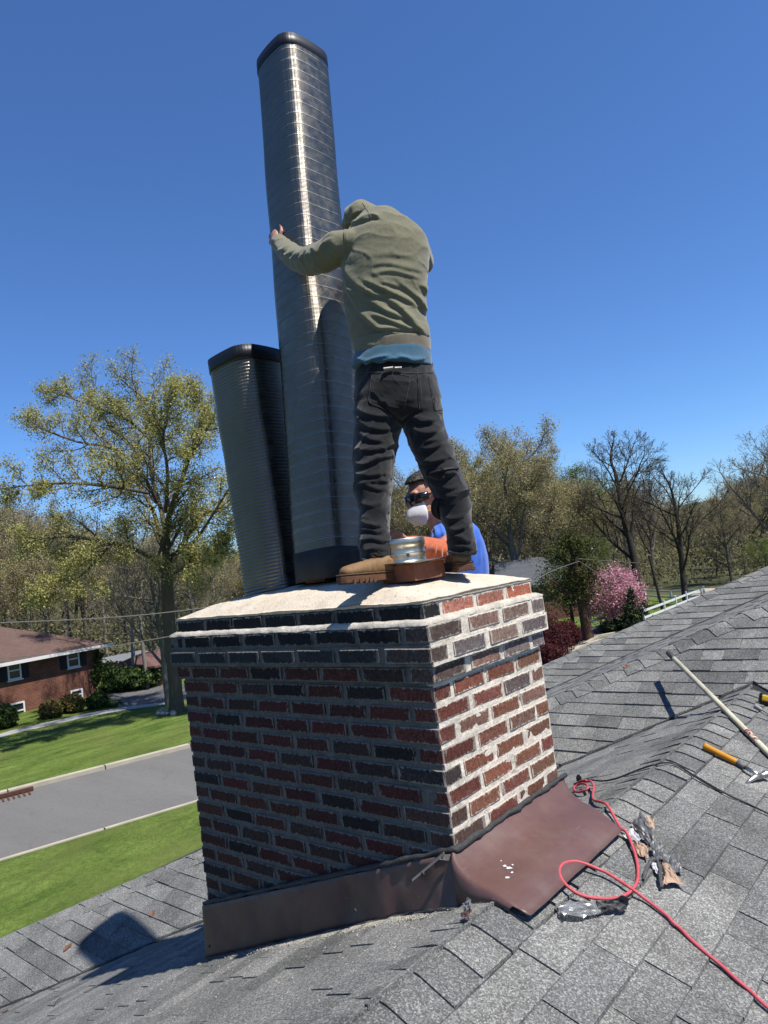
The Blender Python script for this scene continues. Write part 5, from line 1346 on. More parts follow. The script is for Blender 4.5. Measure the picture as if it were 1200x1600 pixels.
b0 = Vector(ev2.location); b_ = MB(); b_.tube([b0, b0+Z*3.6], [.14, .05], 6); b_.build('trunk', M['bark_dark'], ev2)
cc = [b0+Vector((g_.normal(0, .8), g_.normal(0, .8), 2.9+g_.normal(0, .8))) for i in range(200)]; link('crown', leafmesh(cc, 13, 8000, .3, .12), LM['yew'], ev2)
for (px_, py_, rx_, rz_, sd_, lab) in ((866, 1034, 1.05, 1.15, 41, 'maroon leaved maple right beside the chimney'), (846, 1040, 1.2, .75, 42, 'maroon shrub partly hidden by the chimney'), (888, 1012, .8, .75, 43, 'small maroon shrub by the kerb')):
    bush('maroon_maple', gp(px_, py_), rx_, rx_*.8, rz_, 'maroon', 5200, .085, lab, cat='shrub', seed=sd_)
strip('side_road', [gp(842, 1062), gp(885, 1024), gp(934, 994), gp(985, 985), gp(1015, 975), gp(960, 978), gp(880, 990), gp(800, 1005)], M['drive'], GZ+.03)
strip('right_lawn', [gp(800, 990), gp(1000, 985), gp(1230, 985), gp(1230, 930), gp(1100, 930), gp(1000, 930), gp(800, 950)], M['grass'], GZ+.02)
strip('gravel_patch', [gp(1062, 941), gp(1100, 935), gp(1125, 920), gp(1098, 920)], simple('gravel', (.45, .40, .33), .9, var=.3, scale=2), GZ+.04)
k = MB(); A_ = [gp(885, 1026), gp(936, 996), gp(985, 987)]
for i in range(2): d = (A_[i+1]-A_[i]); n_ = Vector((-d.y, d.x, 0)).normalized()*.12; k.prism([A_[i]-n_, A_[i+1]-n_, A_[i+1]+n_, A_[i]+n_], Z, .14)
k.build('side_kerb', M['kerb'], kind='structure')
def fence(pts, label, h=.95):
    fr = empty('rail_fence', pts[0], label=label, cat='fence'); 
    for i in range(len(pts)-1):
        a, c = pts[i], pts[i+1]; L = (c-a).length; n = max(1, round(L/2.4)); d = (c-a)/n; an = math.atan2(d.y, d.x); Mx = Matrix.Rotation(an, 3, 'Z')
        for k_ in range(n):
            p = a+d*k_; b = MB(); b.box(p+Z*(h/2+.02), .11, .11, h+.1, Mx); b.build('post', M['white'], fr)
            for hz in (.38, .80): b = MB(); b.box(p+d/2+Z*hz, d.length-.11, .04, .13, Mx); b.build('rail', M['white'], fr)
    b = MB(); b.box(pts[-1]+Z*(h/2+.02), .11, .11, h+.1); b.build('post', M['white'], fr); return fr
fence([gp(1008, 975), gp(1040, 962), gp(1075, 947), gp(1102, 937)], 'near run of white rail fence rising to the right behind the ridge')
fence([gp(1010, 938), gp(1050, 941), gp(1098, 939)], 'far run of white rail fence across the lawn', .8)
fence([gp(916, 995), gp(950, 985)], 'short white rail piece under the juniper', .7)
# utility pole, slanted pole, wires
up_ = empty('utility_pole', gp(916, 996, GZ), label='brown utility pole with a lamp head above the ragged evergreen', cat='utility pole')
pt_ = U(905, 858, (gp(916, 996)-CAM).dot(CF)); b = MB(); b.tube([Vector(up_.location)-Z*.2, pt_], [.15, .10], 10); b.build('pole', bark_mat('creosote_wood', (.07, .035, .02), (.14, .07, .045)), up_)
b = MB(); b.tube([pt_-Z*.25, pt_-Z*.05+CR*.25, pt_+CR*.5], .03, 6); b.build('arm', M['dark_plastic'], up_); b = MB(); bb = ball(pt_+CR*.62+Z*-.02, .2, .12, .09); bb.build('lamp_head', simple('grey_lamp', (.4, .42, .42), .4), up_, smooth=True)
sp_ = empty('leaning_pole', gp(1037, 962), label='thin leaning pole with a guy wire in front of the dark bare tree', cat='pole')
dq = (gp(1037, 962)-CAM).dot(CF); b = MB(); b.tube([U(1038, 964, dq), U(1014, 868, dq)], [.11, .07], 8); b.build('pole', M['bark_dark'], sp_)
dq2 = (gp(1168, 950)-CAM).dot(CF); sp2 = empty('leaning_pole', gp(1168, 950), label='pale thin pole standing among the green trees near the right edge', cat='pole'); b = MB(); b.tube([U(1170, 925, 70), U(1157, 845, 70)], [.12, .08], 8); b.build('pole', M['bark_pale'], sp2)
def wire(name, pts, r, label, sag=.0, mat=None):
    P = spline(pts, 8); b = MB(); b.tube(P, r, 5); return b.build(name, mat or simple('cable_grey', (.16, .15, .13), .6) if 'cable_grey' not in bpy.data.materials else bpy.data.materials['cable_grey'], None, label=label, cat='cable')
wire('overhead_cable', [U(-200, 978, 24), U(0, 973, 26), U(170, 965, 28), U(293, 953, 30), U(460, 930, 34)], .022, 'upper overhead cable crossing behind the brick house roof')
wire('overhead_cable', [U(-200, 1046, 24), U(101, 1019, 26), U(267, 994, 28), U(460, 955, 31)], .016, 'lower overhead cable just under the house eave')
wire('overhead_cable', [U(905, 877, 38), U(868, 890, 33), U(836, 907, 28), U(800, 935, 24)], .018, 'cable from the utility pole down to the left')
wire('overhead_cable', [U(905, 877, 38), U(930, 893, 36), U(960, 912, 34)], .015, 'cable from the utility pole towards the cherry tree')
wire('overhead_cable', [U(903, 873, 38), U(1000, 880, 48), U(1100, 888, 60), U(1200, 880, 70)], .02, 'long thin cable running right from the utility pole')
# street drain at the left edge
dr = empty('storm_drain', gp(12, 1245), label='rusty iron storm drain grate set in the kerb at the left edge', cat='drain')
pz = gp(12, 1245, GZ+.05); b = MB(); an = math.atan2(rd.y, rd.x); Mx = Matrix.Rotation(an, 3, 'Z'); perpd = perp
b.box(pz+perpd*.1+Z*.05, 1.5, .16, .10, Mx); b.build('curb_hood', simple('rusty_iron', (.10, .04, .025), .85, var=.3, scale=8), dr)
for i in range(9): b = MB(); b.box(pz-perpd*.22+rd*(-.6+.15*i)-Z*.015, .05, .42, .03, Mx); b.build('grate_bar', bpy.data.materials['rusty_iron'], dr)
# far woods that read as one mass
g_ = np.random.default_rng(77); PX = []
for i in range(5200):
    px_ = g_.uniform(-260, 1450); dist = g_.uniform(150, 330); yh_ = 951.5-.129*px_; d = ray(px_, yh_); d = Vector((d.x, d.y, 0)).normalized(); p = CAM+d*dist
    top_ = (yh_-ridge_y(px_)-55)/FPX*dist*.75+6; zz = GZ+max(0, dist-150)*.045
    for k_ in range(5): PX.append((p.x+g_.normal(0, 1.6), p.y+g_.normal(0, 1.6), zz+g_.uniform(0, 1)*max(3, min(top_, 15)+GZ*-.0)))
link('distant_woods', leafmesh(PX, 4, 90000, .9, .75), leaf_mat('distant_foliage', [(.221, .189, .117), (.273, .240, .143), (.208, .221, .104), (.312, .273, .169), (.156, .137, .091)]), kind='stuff')
# brushy undergrowth at the foot of the woods
PX = []
for i in range(6500):
    px_ = g_.uniform(-200, 1400); dist = g_.uniform(62, 135)
    if px_ > 860 and dist < 68: dist += 10
    yh_ = 951.5-.129*px_; d = ray(px_, yh_); d = Vector((d.x, d.y, 0)).normalized(); p = CAM+d*dist; hgt = 3.6+2.6*noise.noise(p*.08)
    for k_ in range(3): PX.append((p.x+g_.normal(0, .9), p.y+g_.normal(0, .9), GZ+abs(g_.uniform(0, 1))*max(.6, hgt)))
link('undergrowth', leafmesh(PX, 5, 130000, .5, .26), leaf_mat('brush', [(.195, .156, .091), (.169, .182, .072), (.247, .208, .124), (.130, .130, .065), (.286, .260, .130)]), kind='stuff')

# ------------------------------------------------------------------ second man behind the chimney
m2 = empty('person', (-.55, 1.25, -1.2), label='second man behind the chimney in blue shirt, white dust mask and dark glasses', cat='person')
Fh = (-CR*.80-HF*.52-Z*.26).normalized(); Uh = (Z-CR*.06); Uh = (Uh-Fh*Uh.dot(Fh)).normalized(); Sh = Fh.cross(Uh)   # Sh: his right-hand side
if Sh.dot(-HF) < 0: Sh = -Sh
hc = U(664, 779, 3.42); HMx = Matrix((Sh, Fh, Uh)).transposed()
b2 = [ball(hc+Uh*.022-Fh*.012, .074, .094, .090, HMx), ball(hc+Fh*.030-Uh*.040, .056, .062, .066, HMx), ball(hc+Fh*.052-Uh*.080, .030, .030, .026, HMx),
      ball(hc+Fh*.094-Uh*.012, .013, .020, .026, HMx, 12), ball(hc+Fh*.070+Uh*.036, .046, .018, .020, HMx, 12),
      ball(hc+Sh*.076-Fh*.012-Uh*.005, .008, .020, .032, HMx, 12), ball(hc-Sh*.076-Fh*.012-Uh*.005, .008, .020, .032, HMx, 12),
      wloft([(hc-Uh*.045-Fh*.03, .052, .055), (U(684, 812, 3.46), .055, .055), (U(694, 830, 3.47), .066, .06)], side=HR),
      loft([(700, 826, 3.47, 26, .07), (708, 845, 3.46, 34, .09), (712, 880, 3.45, 40, .10), (714, 960, 3.45, 40, .10)]),
      loft([(700, 836, 3.40, 14, .05), (694, 862, 3.25, 13, .045), (662, 853, 3.10, 11, .04), (634, 848, 3.0, 8.5, .028)])]
plm = wloft([(U(636, 848, 3.0), .024, .018), (U(628, 846.5, 2.98), .036, .018), (U(619, 846, 2.97), .038, .016)], side=CU, n=12); b2.append(plm)
def fg(pts, r=.009): return wloft([(U(*p), r*f, r*f) for p, f in zip(pts, (1.15, 1.05, 1., .85))], n=8, side=CU)
b2 += [fg([(619, 838, 2.97), (611, 838, 2.965), (604, 842, 2.96), (600, 848, 2.96)]), fg([(618, 843, 2.965), (609, 844, 2.955), (602, 848, 2.95), (598, 854, 2.95)]),
       fg([(618, 848, 2.965), (609, 850, 2.955), (603, 854, 2.95), (600, 859, 2.95)]), fg([(619, 853, 2.965), (611, 856, 2.96), (606, 859, 2.955), (603, 863, 2.955)], .008),
       fg([(630, 839, 2.97), (624, 833, 2.955), (616, 831, 2.95), (610, 833, 2.95)], .010)]
pel = U(716, 985, 3.45); fx = pel.x; fy = pel.y+.08
for sg in (-1, 1):
    ft = Vector((fx+sg*.13, fy+.05, z_p3(0, fy+.05)+.03)); b2.append(wloft([(pel+Z*.02+Vector((sg*.08, 0, 0)), .08, .08), (pel.lerp(ft, .5)+Vector((0, -.05, 0)), .06, .06), (ft+Z*.05, .04, .04), (ft+Vector((0, -.12, .0)), .04, .03)], side=HR))
fuse('body', b2, M['skin'], m2, voxel=.0052, smooth=3)
sh = fuse('blue_shirt', [loft([(704, 817, 3.46, 22, .08), (706, 823, 3.46, 33, .10), (709, 836, 3.455, 40, .125), (713, 852, 3.45, 43.5, .13), (716, 872, 3.45, 45.5, .13), (718, 900, 3.45, 46, .13), (718, 950, 3.45, 45, .13), (717, 1000, 3.45, 43, .12)], cap=.3, n=32),
                         loft([(690, 836, 3.42, 17, .07), (690, 850, 3.36, 17, .065)], cap=.4)], M['royal'], m2, voxel=.0065, smooth=6)
folds(sh, [([(678, 822), (682, 832), (680, 845)], .008, 2.5), ([(688, 820), (692, 834), (690, 846)], .008, 2.5), ([(740, 812), (748, 840), (750, 880)], .008, 3.5), ([(752, 842), (756, 870), (757, 895)], .005, 3)], nz=[((14, 14, 7), .006, 0)], seed=5)
sl_ = fuse('orange_sleeve', [loft([(704, 866, 3.28, 21, .066), (690, 864, 3.24, 21.5, .066), (675, 858, 3.17, 18, .058), (660, 853, 3.11, 15.5, .05), (646, 850, 3.05, 12.5, .042), (637, 848.5, 3.01, 11.5, .036)], cap=.15, n=26)], M['glove'], m2, voxel=.005, smooth=5)
folds(sl_, [([(690, 846), (687, 862), (688, 880)], .009, 2.4), ([(681, 846), (677, 862), (678, 876)], .008, 2.2), ([(668, 845), (664, 855), (666, 868)], .006, 2), ([(654, 843), (652, 853), (653, 862)], .005, 2), ([(698, 848), (696, 866), (697, 882)], .007, 2)], nz=[((30, 30, 22), .003, 0)])
fuse('jeans', [wloft([(pel+Vector((sg*.08, 0, .06)), .105, .11), (pel.lerp(Vector((fx+sg*.13, fy+.05, z_p3(0, fy+.05)+.08)), .5)+Vector((0, -.05, 0)), .085, .085), (Vector((fx+sg*.13, fy+.05, z_p3(0, fy+.05)+.10)), .06, .06)], side=HR) for sg in (-1, 1)], M['denim'], m2, voxel=.009, smooth=4)
# hair
bm = bmesh.new(); bmesh.ops.create_icosphere(bm, subdivisions=5, radius=1)
kill = []
for v in bm.verts:
    d = v.co.copy()
    keep = d.z > .42-.55*max(0, -d.y)+.15*abs(d.x)*0 + (.12 if abs(d.x) < .5 and d.y > 0 else 0)+.05*noise.noise(d*6)
    if d.y > .30 and d.z < .60: keep = False
    if not keep: kill.append(v)
    r_ = 1.09+.10*abs(noise.noise(d*9))+.06*noise.noise(d*22)
    v.co = hc+Uh*.022-Fh*.012+HMx @ Vector((d.x*.078*r_, d.y*.099*r_, d.z*.097*r_))
bmesh.ops.delete(bm, geom=kill, context='VERTS'); me = bpy.data.meshes.new('hair'); bm.to_mesh(me); bm.free()
def hair_mat():
    m = NM('dark_hair', .6, 0, .3); p = m.pos(); c = m.mix(m.ramp(m.noise(p, 130, 3, .7), [(.5, 0), (.68, 1)]), (.012, .010, .009), (.12, .11, .10)); m.col(c); m.bump(m.noise(p, 220, 3), .8, .003); return m.m
o = link('hair', me, hair_mat(), m2, smooth=True); md = o.modifiers.new('s', 'SOLIDIFY'); md.thickness = .006; md.offset = -1; apply_mods(o)
# sunglasses
b = MB(); V = []; n = 26; ec = hc+Uh*.008+Fh*.002
for i in range(n+1):
    a = math.radians(-72+144*i/n); d = Sh*math.sin(a)*.082+Fh*math.cos(a)*.102; hh = .026*(1-.35*(abs(math.sin(a))**3)) * (1-.55*math.exp(-(a/.12)**2)); lift = .004*math.sin(abs(a))
    for s_, t_ in ((1, 1.), (1, .965), (-1, .965), (-1, 1.)): V.append(ec+d*t_+Uh*(lift+s_*hh+(.006 if abs(a) < .15 else 0)))
b.add(V, [[i*4+k, i*4+(k+1) % 4, i*4+4+(k+1) % 4, i*4+4+k] for i in range(n) for k in range(4)]+[(0, 1, 2, 3), (n*4+3, n*4+2, n*4+1, n*4)])
gl = b.build('sunglasses', NM('dark_lens', .12, 0, .6).col((.004, .004, .005)).m, m2, smooth=True)
for sg in (-1, 1):
    b = MB(); b.tube([ec+Sh*sg*.079+Fh*.03+Uh*.008, ec+Sh*sg*.081-Fh*.01+Uh*.010, ec+Sh*sg*.080-Fh*.035+Uh*.002], [.0045, .004, .004], 6); b.build('temple_arm', simple('dark_red_plastic', (.05, .006, .008), .4) if sg < 0 else bpy.data.materials['dark_red_plastic'], gl)
# dust mask
mc = hc+Fh*.052-Uh*.050
bm = bmesh.new(); bmesh.ops.create_uvsphere(bm, u_segments=32, v_segments=20, radius=1); kill = []
for v in bm.verts:
    d = v.co.copy()
    if d.y < -.05: kill.append(v)
    r_ = 1+.03*noise.noise(d*4); v.co = mc+HMx @ Vector((d.x*.060*r_, (abs(d.y)**.9)*math.copysign(1, d.y)*.080*r_*(1-.30*abs(d.z+.15))*(1-.22*abs(d.x)), d.z*.066*r_-.010*d.y))
bmesh.ops.delete(bm, geom=kill, context='VERTS'); me = bpy.data.meshes.new('mask'); bm.to_mesh(me); bm.free()
mk = link('dust_mask', me, cloth_mat('mask_felt', (.72, .72, .75), var=.04), m2, smooth=True); md = mk.modifiers.new('s', 'SOLIDIFY'); md.thickness = .003; apply_mods(mk)
b = MB(); b.tube(spline([mc+Sh*.045+Uh*.040+Fh*.02, mc+Sh*.068+Uh*.062-Fh*.02, hc+Sh*.083+Uh*.045-Fh*.02, hc+Sh*.078+Uh*.075-Fh*.05], 5), .0028, 6); b.build('mask_strap', simple('yellow_elastic', (.65, .38, .06), .7), m2)
b = MB(); b.tube(spline([mc+Sh*.058-Uh*.012+Fh*.004, mc+Sh*.068-Uh*.008-Fh*.03, hc+Sh*.078-Uh*.058-Fh*.04, hc+Sh*.05-Uh*.06-Fh*.09], 5), .0026, 6); b.build('mask_strap', bpy.data.materials['yellow_elastic'], m2)
b = MB(); b.tube([mc+Sh*-.022+Uh*.052+Fh*.036, mc+Uh*.060+Fh*.044, mc+Sh*.022+Uh*.052+Fh*.036], .0022, 6); b.build('nose_clip', M['steel_bright'], m2)

# ------------------------------------------------------------------ things lying on the roof
def rz(x, y): return max(min(z_p1(x, y), z_p2(x, y)), min(z_p3(x, y), z_p4(x, y)))
def onroof(px, py, off=.0, extra=0):
    r = ray(px, py); t = .8
    while t < 12:
        p = CAM+r*t
        if p.z < rz(p.x, p.y)+.009+off: break
        t += .004
    return p
def z7(x, y): return (840+x/3.333, 1180+y/3.333)
def hose(pts, r, name, mat, label, cat, off=None, n=6, lifts=None, parent=None):
    P = [onroof(*z7(*p[:2]), off=r+(p[2] if len(p) > 2 else 0)) for p in pts]; b = MB(); b.tube(spline(P, n), r, 8)
    return b.build(name, mat, parent, smooth=True, **(dict(label=label, cat=cat) if parent is None else {}))
hs = [(195, 160, .01), (235, 142, .02), (275, 135, .02), (293, 165, .015), (288, 200, .01), (292, 232, .012), (330, 243, .012), (362, 258, .012), (398, 318, .012), (430, 375, .01), (462, 400, .012), (487, 455, .01), (508, 515, .008), (521, 575, .008), (522, 640, .008), (503, 688, .008), (458, 728, .008), (400, 745, .008), (330, 747, .01), (262, 738, .014), (205, 718, .018), (152, 680, .02), (122, 640, .02), (114, 600, .02), (134, 566, .02), (190, 553, .02), (250, 566, .02), (310, 590, .018), (360, 612, .016), (425, 652, .016), (470, 682, .018), (505, 706, .012), (560, 748, .004), (615, 790, .003), (672, 835, .003), (705, 872, .003), (745, 905, .002), (800, 962, .002), (880, 1032, .002), (960, 1098, .002), (1040, 1172, .002), (1110, 1230, .002), (1160, 1280, .002), (1240, 1350, .002), (1330, 1430, .002)]
hose(hs, .0052, 'red_hose', M['rubber_red'], 'faded red air hose looped over the brown apron and running down the shingles', 'hose')
hose([(185, 175, .01), (215, 150, .02), (250, 150, .02), (262, 170, .015), (235, 188, .01), (200, 190, .008), (190, 165, .012), (225, 135, .03), (255, 132, .03)], .005, 'hose_coil', M['rubber_red'], 'small tangle of red hose end at the top corner of the apron', 'hose')
hose([(190, 150, .012), (240, 130, .02), (290, 130, .015), (340, 134, .006), (400, 124, .004), (455, 104, .004), (520, 78, .004), (600, 50, .004), (650, 40, .004), (690, 40, .004), (735, 54, .004), (790, 90, .004), (850, 125, .004), (930, 172, .004), (1010, 215, .004), (1090, 250, .004), (1200, 303, .004), (1320, 360, .004)], .0036, 'black_cord', M['rubber_black'], 'long thin black cord lying across the ridge to the right', 'cord')
hose([(690, 38, .006), (740, 60, .004), (800, 100, .003), (860, 138, .003), (960, 196, .003)], .0028, 'black_cord', M['rubber_black'], 'short loose loop of black cord beside the long one', 'cord')
p = onroof(*z7(215, 122), off=.012); b = MB(); b.box(p, .026, .018, .02, Matrix.Rotation(.5, 3, 'Z')); b.box(p+Z*.013, .012, .012, .012); o = link('plug', bevel(b.me(), .002), M['rubber_black'], label='little black plug beside the hose tangle', cat='plug')

def crumple(corners, mat, name, label, cat, seed=1, amp=.012, lift=.006, res=11, coords=z7, th=.0009, parent=None, curl=.0):
    A, B, C_, D_ = [onroof(*coords(*c[:2]), off=lift+(c[2] if len(c) > 2 else 0)) for c in corners]; V = []
    nrm = (B-A).cross(D_-A).normalized(); nrm = nrm if nrm.z > 0 else -nrm
    for i in range(res+1):
        for j in range(res+1):
            u, v = i/res, j/res; p = (A*(1-u)+B*u)*(1-v)+(D_*(1-u)+C_*u)*v
            e = 1 if 0 < i < res and 0 < j < res else 1.5
            q = Vector((u*3.1+seed, v*3.1, seed*1.7)); h = abs(noise.noise(q))*1.6*amp+abs(noise.noise(q*2.6))*amp*.9; p = p+nrm*(h+curl*math.sin(u*PI))+noise.noise_vector(q*1.3)*amp*.55*e
            mn = rz(p.x, p.y)+.009; p.z = max(p.z, mn+.002); V.append(p)
    n = res+1; b = MB(); b.add(V, [[i*n+j, (i+1)*n+j, (i+1)*n+j+1, i*n+j+1] for i in range(res) for j in range(res)])
    o = b.build(name, mat, parent, **(dict(label=label, cat=cat) if parent is None else {})); md = o.modifiers.new('s', 'SOLIDIFY'); md.thickness = th; apply_mods(o); return o
M['foil'] = NM('dull_foil', .55, .6, .5).col((.13, .13, .13)).m
M['felt_grey'] = simple('torn_grey_felt', (.075, .075, .075), .6, .2, var=.4, scale=50)
M['tan_paper'] = simple('tan_backing_paper', (.42, .29, .20), .8, var=.2, scale=40)
M['white_paper'] = simple('white_paper', (.55, .55, .56), .8, var=.1)
M['roll'] = simple('rolled_strip', (.10, .10, .098), .5, .2, var=.3, scale=60)
SC = 'torn flashing tape scraps right of the apron'
def cr(*a, **k): o = crumple(*a, **k); o['group'] = SC; return o
cr([(488, 365), (545, 295, .03), (610, 440, .02), (575, 475)], M['foil'], 'foil_scrap', 'uppermost grey foil scrap standing up from the pile', 'scrap', seed=2, amp=.009)
cr([(560, 315, .03), (608, 345, .02), (600, 390, .012), (575, 370, .02)], M['tan_paper'], 'paper_scrap', 'small tan paper corner at the top of the scrap pile', 'scrap', seed=3, amp=.008, res=6)
cr([(442, 420), (500, 392, .012), (542, 440, .012), (505, 470)], M['white_paper'], 'paper_scrap', 'whitish paper scrap touching the red hose', 'scrap', seed=4, amp=.010)
cr([(498, 455), (575, 485, .02), (580, 545, .012), (520, 520)], M['tan_paper'], 'paper_scrap', 'peach coloured paper scrap in the middle of the pile', 'scrap', seed=5, amp=.010)
cr([(590, 455, .025), (655, 470, .02), (650, 545, .02), (600, 560, .01)], M['foil'], 'foil_scrap', 'crinkled foil strip in the centre of the scrap pile', 'scrap', seed=6, amp=.008)
cr([(645, 495, .01), (755, 560), (740, 620), (660, 600)], M['foil'], 'foil_scrap', 'flat foil scrap on the right side of the pile', 'scrap', seed=7, amp=.008)
cr([(655, 575, .012), (700, 600, .02), (768, 688), (648, 690)], M['tan_paper'], 'paper_scrap', 'largest tan paper scrap at the bottom of the pile', 'scrap', seed=8, amp=.010, curl=.012)
cr([(585, 560, .012), (615, 560, .012), (640, 640), (605, 600)], M['white_paper'], 'paper_scrap', 'narrow white paper strip between two dark rolls', 'scrap', seed=9, amp=.006, res=6)
for pts, lab in (([(600, 535, .02), (575, 575, .014), (560, 610, .012), (550, 648, .006)], 'dark rolled strip pointing down left from the pile'), ([(622, 545, .02), (638, 590, .016), (640, 640, .012), (645, 690, .004)], 'dark rolled strip pointing straight down from the pile')):
    P = spline([onroof(*z7(a, b_), off=c+.006) for a, b_, c in pts], 5); b = MB(); b.tube(P, [.006+.004*noise.noise(p*60) for p in P], 7); b.build('rolled_strip', M['roll'], None, label=lab, cat='scrap', group=SC)
def clear_mat():
    m = NM('clear_plastic', .25, 0, .6); m.b.inputs['Transmission Weight'].default_value = .75; m.col((.55, .56, .56)); return m.m
M['clear'] = clear_mat()
crumple([(95, 790), (300, 765, .012), (330, 830, .004), (130, 860)], M['clear'], 'plastic_film', 'crumpled clear plastic tape at the lower apron edge', 'plastic film', seed=11, amp=.010)
crumple([(300, 770, .01), (475, 745, .03), (460, 815, .002), (320, 835)], M['felt_grey'], 'felt_strip', 'grey torn felt strip curling up beyond the clear plastic', 'scrap', seed=12, amp=.014)
crumple([(-385, 800, .004), (-350, 740, .03), (-335, 770, .02), (-370, 820)], M['clear'], 'plastic_film', 'clear plastic scrap caught at the corner of the flashing', 'plastic film', seed=13, amp=.010)
crumple([(-395, 845), (-345, 790, .02), (-335, 830, .012), (-370, 860)], M['flash'], 'metal_scrap', 'small torn brown metal scrap under the flashing corner', 'scrap', seed=14, amp=.006, res=7)
# broom-like pole
tip = U(1044, 1020, (Vector((-.272, 2.739, -.327))-CAM).dot(CF)); lowp = onroof(1200, 1176, off=.016)
dirp = (lowp-tip).normalized(); end = tip+dirp*((lowp-tip).length+.55)
# rest the far end on the slope
end.z = max(end.z, rz(end.x, end.y)+.024)
pl = empty('wooden_pole', lowp, label='long cream painted pole with dark tip lying across the ridge, tip in the air', cat='pole')
def polemat():
    m = NM('cream_pole', .6, 0, .3); p = m.pos(); c = m.mix(m.ramp(m.noise(p, 9, 4), [(.4, 0), (.8, 1)]), (.60, .56, .40), (.42, .37, .25)); rs = m.ramp(m.noise(p, 50, 4, .7), [(.60, 0), (.7, .7)]); m.col(m.mix(rs, c, (.2, .12, .06))); return m.m
d_ = (end-tip).normalized(); b = MB(); b.tube([tip+d_*.09, end], .0145, 14); b.build('shaft', polemat(), pl, smooth=True)
b = MB(); b.tube([tip, tip+d_*.004, tip+d_*.10], [.011, .0165, .0165], 14); b.build('tip_sleeve', M['dark_plastic'], pl, smooth=True)
c_ = onroof(1174, 1146, off=.03); tt = (c_-tip).dot(d_); b = MB(); b.tube([tip+d_*(tt-.05), tip+d_*(tt+.06)], .0150, 14, caps=False); lb_ = NM('worn_red_label', .6, 0, .3); lb_.col(lb_.mix(lb_.ramp(lb_.noise(lb_.pos(), 60, 3, .7), [(.45, 0), (.55, 1)]), (.60, .56, .42), (.25, .05, .04))); b.build('worn_label', lb_.m, pl, smooth=True)
# hammer
def z6(x, y): return (1000+x/6, 1000+y/6)
hm = empty('hammer', onroof(*z6(915, 1150)), label='hammer with worn yellow handle and steel head lying on the ridge shingles', cat='hammer')
a = onroof(*z6(600, 992), off=.016); c = onroof(*z6(915, 1150), off=.016); e = onroof(*z6(1125, 1275), off=.022); d = (c-a).normalized()
b = MB(); L = (c-a).length; prof = [(0, .012), (.02, .0165), (.08, .0165), (.25, .014), (.6, .0145), (.9, .0145), (.97, .013), (1, .011)]; b.tube([a+d*(L*t) for t, r in prof], [r for t, r in prof], 12); b.build('handle', simple('yellow_grip', (.55, .24, .02), .5, var=.15, scale=25), hm, smooth=True)
b = MB(); b.tube([c-d*.003, c+(e-c)*.35], [.012, .012], 10); b.build('collar', simple('grey_collar', (.13, .13, .13), .5), hm, smooth=True)
b = MB(); b.tube([c+(e-c)*.33, e], [.009, .008], 10); b.build('shaft', M['steel_bright'], hm, smooth=True)
sd = (e-c).normalized().cross(Z).normalized(); b = MB(); b.tube([e+sd*-.045, e+sd*-.030, e+sd*-.022, e+sd*.01], [.0165, .0165, .011, .012], 14); b.tube([e+sd*.0, e+sd*.03+Z*.002, e+sd*.06-Z*.006, e+sd*.085-Z*.014], [.013, .012, .008, .004], 10); b.build('head', M['steel_bright'], hm, smooth=True)
# screwdriver and tape measure
sc = empty('screwdriver', onroof(*z6(1110, 635)), label='small screwdriver with grey handle near the right edge', cat='screwdriver')
a = onroof(*z6(1078, 616), off=.012); c = onroof(*z6(1142, 655), off=.012); e = onroof(*z6(1260, 735), off=.008); b = MB(); b.tube([a, a.lerp(c, .15), a.lerp(c, .8), c], [.010, .0125, .011, .007], 10); b.build('handle', simple('grey_grip', (.30, .30, .30), .4), sc, smooth=True); b = MB(); b.tube([c, e], .0035, 8); b.build('blade', M['steel_bright'], sc)
tm = empty('tape_measure', onroof(1194, 1092), label='yellow and black tape measure at the right edge of the picture', cat='tape measure')
c = onroof(1198, 1093, off=.03); Mx = Matrix.Rotation(.5, 3, 'Z') @ Matrix.Rotation(.3, 3, 'Y'); b = MB(); b.box(c, .075, .042, .062, Mx); link('case', bevel(b.me(), .014, 3), simple('black_case', (.012, .012, .012), .5), tm, smooth=True)
b = MB(); b.box(c+Mx @ Vector((0, 0, .008)), .066, .0445, .036, Mx); link('yellow_shell', bevel(b.me(), .008, 3), simple('yellow_case', (.75, .45, .02), .4), tm, smooth=True)
b = MB(); b.box(c+Mx @ Vector((-.042, 0, -.022)), .02, .022, .003, Mx); b.build('tape_hook', M['steel_bright'], tm)
# dead leaves, twigs
lr = random.Random(4); lm_ = simple('dead_leaf', (.20, .09, .05), .8, var=.25, scale=40)
def dead_leaf(px, py, s_, label):
    c = onroof(px, py, off=.004); b = MB(); n = 9; P = []; a0 = lr.uniform(0, 6)
    for i in range(n):
        t = i/(n-1)-.5; wv = math.sin((t+.5)*PI)**.8*.4
        for sg in (-1, 0, 1): P.append(c+Vector((math.cos(a0)*t-math.sin(a0)*sg*wv, math.sin(a0)*t+math.cos(a0)*sg*wv, .28*abs(sg)*wv+.15*t*t+.02*lr.random()))*s_)
    P = [Vector((p.x, p.y, p.z-rz(c.x, c.y)+rz(p.x, p.y))) for p in P]
    b.add(P, [[i*3+k, i*3+k+1, i*3+k+4, i*3+k+3] for i in range(n-1) for k in range(2)]); o = b.build('dead_leaf', lm_, None, label=label, cat='leaf'); md = o.modifiers.new('s', 'SOLIDIFY'); md.thickness = .001; apply_mods(o)
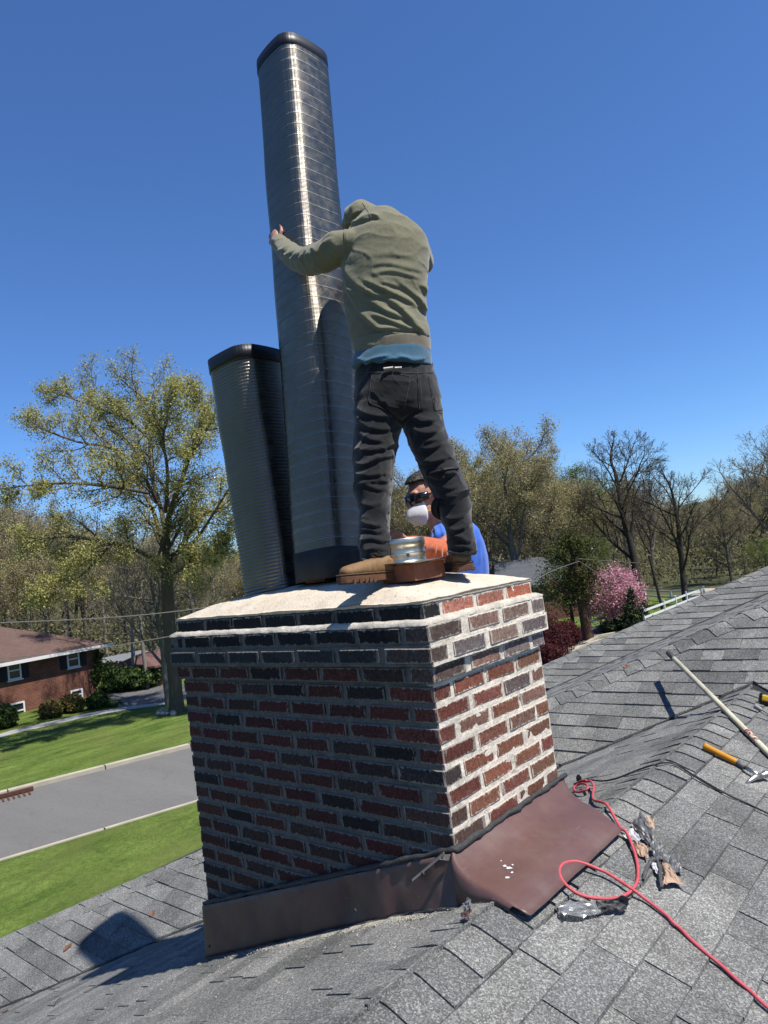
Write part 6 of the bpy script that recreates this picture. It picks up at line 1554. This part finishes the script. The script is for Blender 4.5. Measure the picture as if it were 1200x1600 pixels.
dead_leaf(104, 1482, .05, 'curled brown leaf left of the shadow on the shingles'); dead_leaf(109, 1478, .035, 'smaller brown leaf touching the curled leaf left of the shadow'); dead_leaf(238, 1428, .045, 'brown leaf on the shingles between the shadow and the hip'); dead_leaf(9, 1579, .05, 'brown leaf at the lower left edge'); dead_leaf(116, 1529, .025, 'tiny brown leaf at the valley cut below the shadow'); dead_leaf(978, 1042, .04, 'red brown leaf on the hip shingles behind the chimney')
for (a, c, lab) in (((84, 1571), (97, 1557), 'thin brown twig near the valley at lower left'), ((1021, 979), (1023, 992), 'dark twig on the far roof slope'), ((10, 1527), (-8, 1533), 'dark twig at the left picture edge')):
    b = MB(); A = onroof(*a, off=.006); C_ = onroof(*c, off=.012); b.tube([A, (A+C_)/2+Z*.006, C_], [.0025, .002, .0012], 5); b.build('twig', M['bark_dark'], None, label=lab, cat='twig')
# crumbs of mortar below the flashing
cr_ = random.Random(8); V = []; F = []
def crumb(p, r):
    n = len(V); q = [Vector(v) for v in ((1, 1, 1), (-1, -1, 1), (-1, 1, -1), (1, -1, -1))]
    for v in q: V.append(p+Vector((v.x*cr_.uniform(.4, 1), v.y*cr_.uniform(.4, 1), v.z*cr_.uniform(.3, .8)))*r)
    for f in ((0, 1, 2), (0, 3, 1), (0, 2, 3), (1, 3, 2)): F.append([n+i for i in f])
for i in range(2600):
    x = cr_.triangular(-1.25, .0, -.35); y = -.055-abs(cr_.gauss(0, .022)) - .05*max(0, (x+.25)/.25); crumb(Vector((x, y, rz(x, y)+.011)), cr_.uniform(.0008, .0026))
for i in range(160):
    x = cr_.uniform(-1.7, .15); y = -.08-abs(cr_.gauss(0, .22)); crumb(Vector((x, y, rz(x, y)+.011)), cr_.uniform(.001, .0038))
for i in range(260):
    x = cr_.uniform(-1.4, -.02); y = cr_.uniform(.02, .3); crumb(Vector((x, y, crown_z(x, y)+.001)), cr_.uniform(.001, .003))
link('mortar_crumbs', mesh(V, F), simple('crumb_mortar', (.38, .35, .29), .95, var=.2), kind='stuff')
